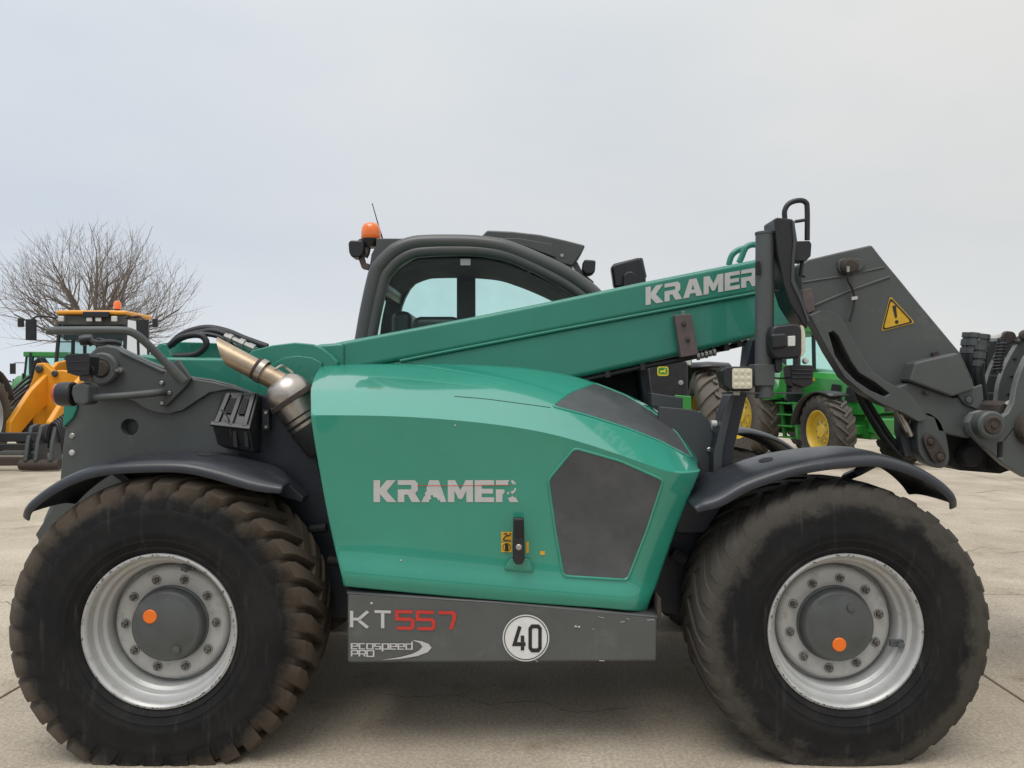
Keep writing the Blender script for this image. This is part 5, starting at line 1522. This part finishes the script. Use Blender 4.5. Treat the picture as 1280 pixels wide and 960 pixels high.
def tractor(loc, head, label, body='deere', rimmat='deere_yellow', rear_box=False, name='tractor', steer=0.0, cab=True, track=.98, guard=None, arc_end=160, weights=True):
    t = tag(empty(name, loc, head), label, 'tractor')
    WB = 2.55
    for s in (-1, 1):
        ag_wheel(t, (0, s * track, .90), .93, .53, .58, s, rimmat)
        ag_wheel(t, (WB, s * (track - .02), .68), .71, .40, .46, s, rimmat, steer)
    # bonnet: lofted sections along x
    secs = [(.95, .36, 1.02, 1.86), (1.4, .37, 1.0, 1.86), (2.2, .36, 1.0, 1.80), (2.9, .34, 1.0, 1.70), (3.15, .31, 1.02, 1.60), (3.24, .24, 1.06, 1.48)]
    rows = []
    for x, hw, z0, z1 in secs:
        rows.append([Vector((x, y, z)) for y, z in ((-hw, z0), (-hw, z0 + (z1 - z0) * .55), (-hw * .94, z1 - .12), (-hw * .62, z1 - .015), (0, z1), (hw * .62, z1 - .015), (hw * .94, z1 - .12), (hw, z0 + (z1 - z0) * .55), (hw, z0), (-hw, z0))])
    b = MB().mat(body); v_ = b.grid(rows); b.face([v for v in v_[-1][:-1]]); b.face(list(reversed(v_[0][:-1])))
    bn = b.build('bonnet', t, bevel=.012, angle=40)
    for s in (-1, 1):
        for k in range(2):
            b = MB().mat('void'); y = s * .372
            b.prism_w([(1.95 + .42 * k, 1.25), (2.28 + .42 * k, 1.25), (2.26 + .42 * k, 1.58 - .06 * k), (2.02 + .42 * k, 1.60 - .06 * k)], y - .006, y + .006, 'Y')
            b.build('side_grille', bn)
    b = MB().mat('void'); b.prism_w([(-.22, 1.08), (.22, 1.08), (.20, 1.42), (-.20, 1.42)], 3.235, 3.25, 'X'); b.build('front_grille', bn)
    for s in (-1, 1):
        b = MB().mat('decal_yellow').prism_w([(.98, 1.66), (1.5, 1.66), (1.5, 1.73), (.98, 1.73)], s * .362 - .006, s * .362 + .006, 'Y'); b.build('bonnet_stripe', bn)
    b = MB().mat(body)
    b.box((.2, -.26, .52), (2.95, .26, 1.02)); b.box((2.3, -.80, .60), (2.75, .80, .80)); b.box((2.95, -.34, .62), (3.35, .34, .95))
    b.build('chassis', t, bevel=.04)
    b = MB().mat('grey_dark')
    b.cyl((0, -.95, .9), (0, .95, .9), .16)
    b.box((-.55, -.35, .5), (.4, .35, 1.15)); b.build('axle_housing', t, bevel=.02)
    MB().mat('grey_dark').cyl((2.55, -.9, .68), (2.55, .9, .68), .10).build('front_axle', t)
    b = MB().mat('grey_dark')
    for k in range(8 if weights else 0): b.box((3.36, -.33 + .083 * k, .60), (3.62, -.258 + .083 * k, 1.0))
    if weights: b.build('front_weights', t, bevel=.012)
    # front linkage arms in body colour
    b = MB().mat(body)
    for s in (-1, 1):
        b.prism_w([(3.0, .95), (3.5, .70), (3.95, .55), (3.95, .47), (3.5, .58), (3.0, .72)], s * .42 - .04, s * .42 + .04, 'Y')
    b.box((3.0, -.46, .72), (3.12, .46, .98)); b.build('front_linkage', t, bevel=.01)
    # fenders
    for s in (-1, 1):
        b = MB().mat(guard or body)
        arc = [(1.05 * math.cos(a), .9 + 1.05 * math.sin(a)) for a in [R(20 + (arc_end - 20) / 10 * k) for k in range(11)]]
        y0, y1 = s * .62, s * 1.26
        b.grid([[Vector((x, y0, z)) for x, z in arc], [Vector((x, (y0 + y1) / 2, z + .02)) for x, z in arc], [Vector((x, y1, z)) for x, z in arc]])
        b.build('rear_mudguard', t, solid=.03)
        b = MB().mat('black')
        arc = [(WB + .78 * math.cos(a), .68 + .78 * math.sin(a)) for a in [R(62 + 14 * k) for k in range(9)]]
        b.grid([[Vector((x, s * .72, z)) for x, z in arc], [Vector((x, s * .96, z + .015)) for x, z in arc], [Vector((x, s * 1.2, z)) for x, z in arc]])
        b.build('front_mudguard', t, solid=.025)
    if cab:
        b = MB().mat('black')
        for s in (-1, 1):
            for x0, z0, x1, z1 in ((1.1, 1.25, .92, 2.72), (-.55, 1.5, -.45, 2.72), (.15, 1.2, .2, 2.72)):
                b.tube([(x0, s * .78, z0), (x1, s * .70, z1)], .045, seg=8)
        b.box((-.55, -.78, 1.15), (1.1, .78, 1.5))
        cb_ = b.build('cab', t)
        b = MB().mat('glass')
        for s in (-1, 1): b.face([b.vert(p) for p in ((1.08, s * .77, 1.5), (.9, s * .69, 2.7), (-.43, s * .69, 2.7), (-.53, s * .77, 1.5))])
        b.face([b.vert(p) for p in ((1.09, -.76, 1.5), (1.09, .76, 1.5), (.92, .68, 2.7), (.92, -.68, 2.7))])
        b.face([b.vert(p) for p in ((-.53, -.76, 1.5), (-.53, .76, 1.5), (-.44, .68, 2.7), (-.44, -.68, 2.7))])
        b.build('cab_glass', cb_)
        b = MB().mat(body); b.prism_w([(-.75, -.80), (-.70, -.84), (1.0, -.80), (1.12, -.6), (1.16, 0), (1.12, .6), (1.0, .80), (-.70, .84), (-.75, .80)], 2.70, 2.90, 'Z'); b.build('cab_roof', cb_, bevel=.06, segs=3)
        b = MB().mat('black'); b.box((-.25, -.26, 1.5), (.2, .26, 1.66)); b.box((-.32, -.26, 1.55), (-.2, .26, 2.15)); b.build('seat', cb_, bevel=.05)
        for s in (-1, 1):
            b = MB().mat('black'); b.tube([(.95, s * .72, 2.45), (1.05, s * 1.05, 2.45), (1.05, s * 1.15, 2.4)], .018, seg=6); b.box((1.02, s * 1.15 - .10, 2.0), (1.08, s * 1.15 + .10, 2.42)); b.build('mirror', cb_, bevel=.015)
    # steps, right and left
    for s in (-1, 1):
        b = MB().mat(body)
        y = s * .84
        b.prism_w([(.98, 1.22), (1.06, 1.22), (1.20, .45), (1.12, .45)], y - .03, y + .03, 'Y')
        b.prism_w([(1.40, 1.22), (1.48, 1.22), (1.62, .45), (1.54, .45)], y - .03, y + .03, 'Y')
        for k in range(4): b.box((1.00 + .03 * k, y - .13, 1.18 - .24 * k), (1.46 + .03 * k, y + .13, 1.21 - .24 * k))
        b.build('steps', t, bevel=.006)
        b = MB().mat(body).prism_w([(.85, 1.3), (1.12, 1.3), (1.12, 2.0), (1.02, 2.05)], s * .80 - .02, s * .80 + .02, 'Y'); b.build('cab_side_panel', t, bevel=.01)
    b = MB().mat('black').tube([(1.15, -.5, 1.4), (1.15, -.5, 2.75), (1.12, -.5, 2.85)], .05, seg=12); b.build('exhaust', t)
    if rear_box:
        b = MB().mat('black'); b.box((-1.20, -.66, 1.02), (-.72, .66, 1.92)); rb_ = b.build('toolbox', t, bevel=.05)
        b = MB().mat('black'); b.box((-1.17, .44, 1.60), (-1.12, .50, 1.66)); b.build('box_knob', rb_)
    return t

def head_of(h): return math.atan2(h[1], h[0])
# tractor on the right: its near front wheel and nose come towards us
hd_ = Vector((.32, -.947)); hd_.normalize()
left = Vector((-hd_.y, hd_.x))
fw = Vector((6.15, 15.0))
rear = fw + left * .96 - hd_ * 2.55
green_tractor = tractor((rear.x, rear.y, 0), head_of(hd_), 'bright green tractor with yellow wheel rims and green steps, behind the front lamp post', steer=R(-10), weights=False)
# tractor with the dark box, seen from behind, between bonnet and lamp post
hd2 = Vector((.10, .99)); hd2.normalize()
left2 = Vector((-hd2.y, hd2.x)); right2 = -left2
rw = Vector((3.25, 12.6))
ctr = rw - right2 * .98
box_tractor = tractor((ctr.x, ctr.y, 0), head_of(hd2), 'green tractor seen from behind, black badged box beside its ribbed tyre', cab=False, guard='black', arc_end=112)
# its rear box and badge, in the tractor's own axes
b = MB().mat('black')
b.prism_w([(-.47, 1.05), (.06, 1.05), (.10, 1.92), (.02, 1.98), (-.43, 1.95), (-.47, 1.9)], -1.25, -.80, 'X')
tbx = b.build('toolbox', box_tractor, bevel=.05)
# place(u,v): u to the right in the photo (tractor's right = -y)
bz, by = 1.84, -.10 + .02
def badge(u, v, d): return Vector((-1.252 - d, -.10 - u, bz - .05 + v))
def emblem(name, polys, mat, d, par):
    bb = MB().mat(mat)
    for poly in polys: bb.face([bb.vert(badge(u, v, d)) for u, v in poly])
    return bb.build(name, par)
rr4 = lambda s: roundpoly([(-s, -s * .85), (s, -s * .85), (s, s * .85), (-s, s * .85)], s * .45)
BADGE_Y = pm('badge_yellow', (0.62, 0.50, 0.03), rough=.4)
bo_ = emblem('badge', [rr4(.082)], BADGE_Y, .002, tbx)
emblem('badge_field', [rr4(.066)], 'deere', .004, tbx)
emblem('badge_deer', [[(-.045, -.005), (-.03, .012), (.01, .01), (.028, .03), (.022, .05), (.034, .034), (.046, .03), (.036, .014), (.03, -.006), (.045, -.03), (.036, -.032), (.016, -.010), (-.02, -.012), (-.046, -.036), (-.05, -.03), (-.03, -.008)],
                      [(-.05, -.046), (.05, -.046), (.05, -.052), (-.05, -.052)]], BADGE_Y, .006, tbx)
b = MB().mat('decal').prism_w([(-.52, 1.88), (-.28, 1.90), (-.28, 2.05), (-.50, 2.07)], -1.2, -1.0, 'X'); b.build('box_bracket', tbx, bevel=.01)
b = MB().mat('bolt').lathe([(0, -.03), (.035, -.025), (.04, 0)], (-1.255, -.36, 1.62), (1, 0, 0), 14); b.build('box_knob', tbx)
b = MB().mat('deere').prism_w([(-.50, 1.42), (-.26, 1.44), (-.26, .8), (-.50, .8)], -1.38, -1.30, 'X'); b.build('green_bracket', box_tractor, bevel=.012)
b = MB().mat('deere').prism_w([(-.58, .9), (-.66, .9), (-.68, 1.15), (-.64, 1.2), (-.60, 1.15)], -1.2, -1.1, 'X'); b.build('linkage_hook', box_tractor, bevel=.012)

# ---- yellow wheel loader on the left -----------------------------------------
L0 = Vector((-10.45, 19.6, 0))
loader = tag(empty('wheel_loader', L0, head_of((.04, -1.0))), 'yellow wheel loader with tall glazed cab and amber beacon, nose towards us', 'wheel loader')
def LB(b, name, **k):
    par = k.pop('parent', loader); return b.build(name, par, **k)
for s in (-1, 1):
    ag_wheel(loader, (1.1, s * .92, .72), .74, .36, .50, s, 'jcb'); ag_wheel(loader, (-1.5, s * .92, .72), .74, .36, .50, s, 'jcb')
b = MB().mat('jcb'); b.box((-2.6, -.7, .75), (-.6, .7, 1.95)); LB(b, 'engine_cover', bevel=.12, segs=3)
b = MB().mat('grey_dark'); b.box((-2.7, -.75, .45), (1.5, .75, .85)); LB(b, 'chassis', bevel=.04)
b = MB().mat('grey_dark'); b.box((-.75, -.86, 1.0), (.60, .86, 1.95))
lc = LB(b, 'cab', bevel=.05)
for s in (-1, 1):
    for x0, x1 in ((.58, .44), (-.15, -.14), (-.72, -.66)): LB(MB().mat('black').tube([(x0, s * .83, 1.9), (x1, s * .80, 3.02)], .045, seg=8), 'cab_pillar', parent=lc)
b = MB().mat('loader_glass')
b.face([b.vert(p) for p in ((.60, -.82, 1.95), (.60, .82, 1.95), (.44, .79, 3.0), (.44, -.79, 3.0))])
for s in (-1, 1): b.face([b.vert(p) for p in ((.58, s * .84, 1.95), (.43, s * .81, 3.0), (-.65, s * .81, 3.0), (-.71, s * .84, 1.95))])
b.face([b.vert(p) for p in ((-.71, -.82, 1.95), (-.71, .82, 1.95), (-.65, .79, 3.0), (-.65, -.79, 3.0))])
LB(b, 'cab_glass', parent=lc)
b = MB().mat('grey'); b.box((.41, -.84, 2.86), (.52, .84, 3.10)); b.box((-.70, -.80, 2.98), (.45, .80, 3.07)); LB(b, 'roof_band', parent=lc, bevel=.03)
b = MB().mat('grey'); b.box((.33, -.76, 2.52), (.39, .76, 2.90)); b.box((-.6, -.76, 2.80), (.36, .76, 2.96)); LB(b, 'headlining', parent=lc, bevel=.02)
b = MB().mat('black'); b.lathe([(.19, -.02), (.21, 0), (.19, .02), (.17, 0), (.19, -.02)], (.32, .0, 2.12), (.7, 0, .6), 20); b.cyl((.34, 0, 1.7), (.32, 0, 2.1), .05, 8); LB(b, 'steering_wheel', parent=lc)
b = MB().mat('jcb'); b.prism_w([(-.85, -.88), (.55, -.86), (.62, -.5), (.62, .5), (.55, .86), (-.85, .88)], 3.10, 3.20, 'Z'); LB(b, 'cab_roof', parent=lc, bevel=.045, segs=3)
b = MB().mat('grey_dark'); b.box((-.35, -.3, 1.9), (-.2, .3, 2.6)); LB(b, 'seat', parent=lc, bevel=.05)
loader.scale = (1.07, 1.0, 1.07)
for y in (-.66, .02, .24, .62):
    b = MB().mat('lamp_white'); b.box((.62, y - .07, 2.93), (.68, y + .07, 3.06)); LB(b, 'work_lamp', parent=lc, bevel=.02)
b = MB().mat('black'); b.box((.60, -.12, 3.02), (.70, .50, 3.16)); LB(b, 'lamp_bar', parent=lc, bevel=.02)
b = MB().mat('black').lathe([(0, 0), (.075, 0), (.075, .07), (0, .07)], (.10, .42, 3.20), (0, 0, 1), 16); LB(b, 'beacon_base', parent=lc)
b = MB().mat('amber').lathe([(.085, .07), (.085, .22), (.06, .26), (0, .27)], (.10, .42, 3.20), (0, 0, 1), 18); LB(b, 'beacon', parent=lc)
for s in (-1, 1):
    b = MB().mat('black'); b.tube([(.5, s * .85, 3.02), (.62, s * 1.2, 3.06), (.68, s * 1.34, 2.98)], .025, seg=8, smooth=4); b.box((.62, s * 1.36 - .13, 2.50), (.70, s * 1.36 + .10, 2.98)); b.box((.62, s * 1.62 - .06, 2.8), (.70, s * 1.62 + .06, 3.0)); LB(b, 'mirror', parent=lc, bevel=.03)
# lift arms: a broad yellow plate each side, tilt linkage between
for s in (-1, 1):
    b = MB().mat('jcb').prism_w([(.35, 1.75), (.75, 2.05), (1.25, 1.98), (2.3, 1.35), (3.0, .75), (3.05, .45), (2.8, .40), (2.2, .80), (1.3, 1.25), (.5, 1.35)], s * .42 - .06, s * .42 + .06, 'Y'); LB(b, 'lift_arm', bevel=.03)
b = MB().mat('jcb').prism_w([(.40, 1.74), (-.05, 1.80), (-.25, 1.78), (-.46, 1.96), (-.62, 1.94), (-.70, 1.62), (-.84, 1.28), (-1.02, .98), (-1.16, .90), (-1.16, .48), (-.45, .48), (-.02, .80), (.30, 1.1)], 1.5, 1.72, 'X')
ff = LB(b, 'front_frame', bevel=.03)
for y_, z_, rr_ in ((-.53, 1.82, .085), (-.18, 1.72, .07), (-1.08, .80, .06)):
    LB(MB().mat('grey_dark').lathe([(0, -.05), (rr_ * .7, -.05), (rr_, -.02), (rr_, .05)], (1.74, y_, z_), (-1, 0, 0), 16), 'pivot_pin', parent=ff)
b = MB().mat('rubber').prism_w([(-1.3, .5), (-.72, 1.3), (-.60, 1.95), (-.72, 2.1), (-.85, 2.0), (-.98, 1.5), (-1.5, .6)], 1.2, 1.45, 'X'); LB(b, 'hose_guard', bevel=.03)
b = MB().mat('black').tube([(.5, .2, 1.3), (1.4, .2, 1.0)], .07, seg=10); LB(b, 'tilt_cylinder')
for k in range(4):
    b = MB().mat('rubber').tube([(.7, -.62 + .1 * k, 1.6), (1.2, -.9 + .1 * k, 1.75 - .05 * k), (1.9, -1.15 + .1 * k, 1.25), (2.7, -1.3 + .1 * k, .6)], .035, seg=8, smooth=5); LB(b, 'loader_hose')
# carriage on the loader's nose
car = tag(empty('fork_carriage', (-9.08, 14.3, 0), head_of((.04, -1.0))), 'dark rusty fork carriage with round links on the nose of the yellow loader', 'loader attachment')
def CB(b, name, **k): return b.build(name, k.pop('parent', car), **k)
for z, m_, r_ in ((.62, 'black', .085), (.44, 'black', .06), (.33, 'grey', .04), (.17, 'rust', .075)):
    b = MB().mat(m_); b.box((.05, -1.5, z - r_), (.17, .35, z + r_)); CB(b, 'cross_bar', bevel=.02)
for y in (.18, .36, .62):
    b = MB().mat('grey_dark').prism_w([(-.35, .70), (-.1, .86), (.1, .82), (.22, .55), (.30, .20), (.12, .04), (-.08, .10), (-.05, .5)], y - .035, y + .035, 'Y'); CB(b, 'side_link', bevel=.012)
b = MB().mat('rust').cyl((.2, .05, .12), (.2, .75, .12), .10, 16); CB(b, 'pivot_tube')
for k in range(5):
    b = MB().mat('rubber').tube([(.0, .42 + .07 * k, .5), (.05, .50 + .06 * k, .82 + .04 * k), (.12, .66 + .04 * k, .86 + .03 * k), (.16, .76 + .03 * k, .62), (.12, .78 + .03 * k, .3)], .032, seg=8, smooth=5); CB(b, 'carriage_hose')

# ---- machines further back on the left ------------------------------------------
t3 = tractor((-19.1, 32.0, 0), head_of((.25, -.97)), 'green tractor almost hidden behind the yellow loader, only its cab showing')
t4 = tractor((-11.95, 15.6, 0), head_of((.15, -.99)), 'dark tractor cut by the left edge of the picture', body='grey_dark', rimmat='silver')

# ================================================================== BARE TREE
TR0 = Vector((-21.2, 40.0, 0))
tree = tag(empty('bare_tree', TR0), 'leafless broad-crowned tree rising behind the yellow loader', 'tree')
rt = random.Random(21)
tk, tw_ = MB().mat('bark'), MB().mat('twig')
def branch(bld, p, d, length, r0, depth):
    seg = max(3, int(length / .45)) if depth < 2 else 4
    pts_, rad = [p.copy()], [r0]
    cur, dd = p.copy(), d.normalized()
    for k in range(seg):
        wob = .13 if depth < 2 else .20
        dd = (dd + Vector((rt.uniform(-wob, wob), rt.uniform(-wob, wob), rt.uniform(-wob * .5, wob) + (.012 if depth else 0)))).normalized()
        cur = cur + dd * (length / seg)
        pts_.append(cur.copy()); rad.append(r0 * (1 - .62 * (k + 1) / seg))
    bld.tube(pts_, rad, seg=(9, 6, 5, 4, 3, 3)[min(depth, 5)], cap=False)
    return pts_, rad, dd
CC = Vector((0, 0, 4.5))
def grow(p, d, length, r0, depth):
    bld = tk if depth <= 1 else tw_
    pts_, rad, dd = branch(bld, p, d, length, r0, depth)
    if depth >= 5: return
    nchild = (0, 8, 5, 3, 1)[depth]
    for k in range(nchild):
        t = .22 + .78 * (k + rt.uniform(.2, .8)) / nchild if k < nchild - 1 else 1.0
        i = min(len(pts_) - 1, max(1, int(round(t * (len(pts_) - 1)))))
        q = pts_[i]
        o_ = q - CC
        if (o_.x / 5.0) ** 2 + (o_.y / 5.0) ** 2 + (o_.z / (5.3 if o_.z > 0 else 2.4)) ** 2 > 1.0 and depth > 1: continue
        base_d = (pts_[i] - pts_[i - 1]).normalized()
        side = base_d.cross(Vector((rt.uniform(-1, 1), rt.uniform(-1, 1), rt.uniform(-1, 1)))).normalized()
        ang = rt.uniform(.35, .8) if t < 1 else rt.uniform(.1, .3)
        nd = (base_d * math.cos(ang) + side * math.sin(ang) + Vector((0, 0, .05))).normalized()
        grow(q, nd, length * rt.uniform(.42, .62), max(.0075, rad[i] * rt.uniform(.42, .6)), depth + 1)
branch_pts, _, _ = branch(tk, Vector((0, 0, 0)), Vector((.05, 0, 1)), 4.3, .30, 0)
NL = 20
for k in range(NL):
    sz = -.12 + 1.10 * (k + .5) / NL
    a = 2 * PI * k * .618034
    ch = math.sqrt(max(0, 1 - sz * sz))
    d = Vector((math.cos(a) * ch * 1.05, math.sin(a) * ch, sz + .12)).normalized()
    p = branch_pts[-1 - (k < 12)] + Vector((0, 0, -.1 * (k % 3)))
    grow(p, d, rt.uniform(3.6, 4.5), rt.choice((.07, .085, .13)), 1)
tk.build('trunk', tree, angle=60, normals=False)
tw_.build('crown', tree, angle=60, normals=False)
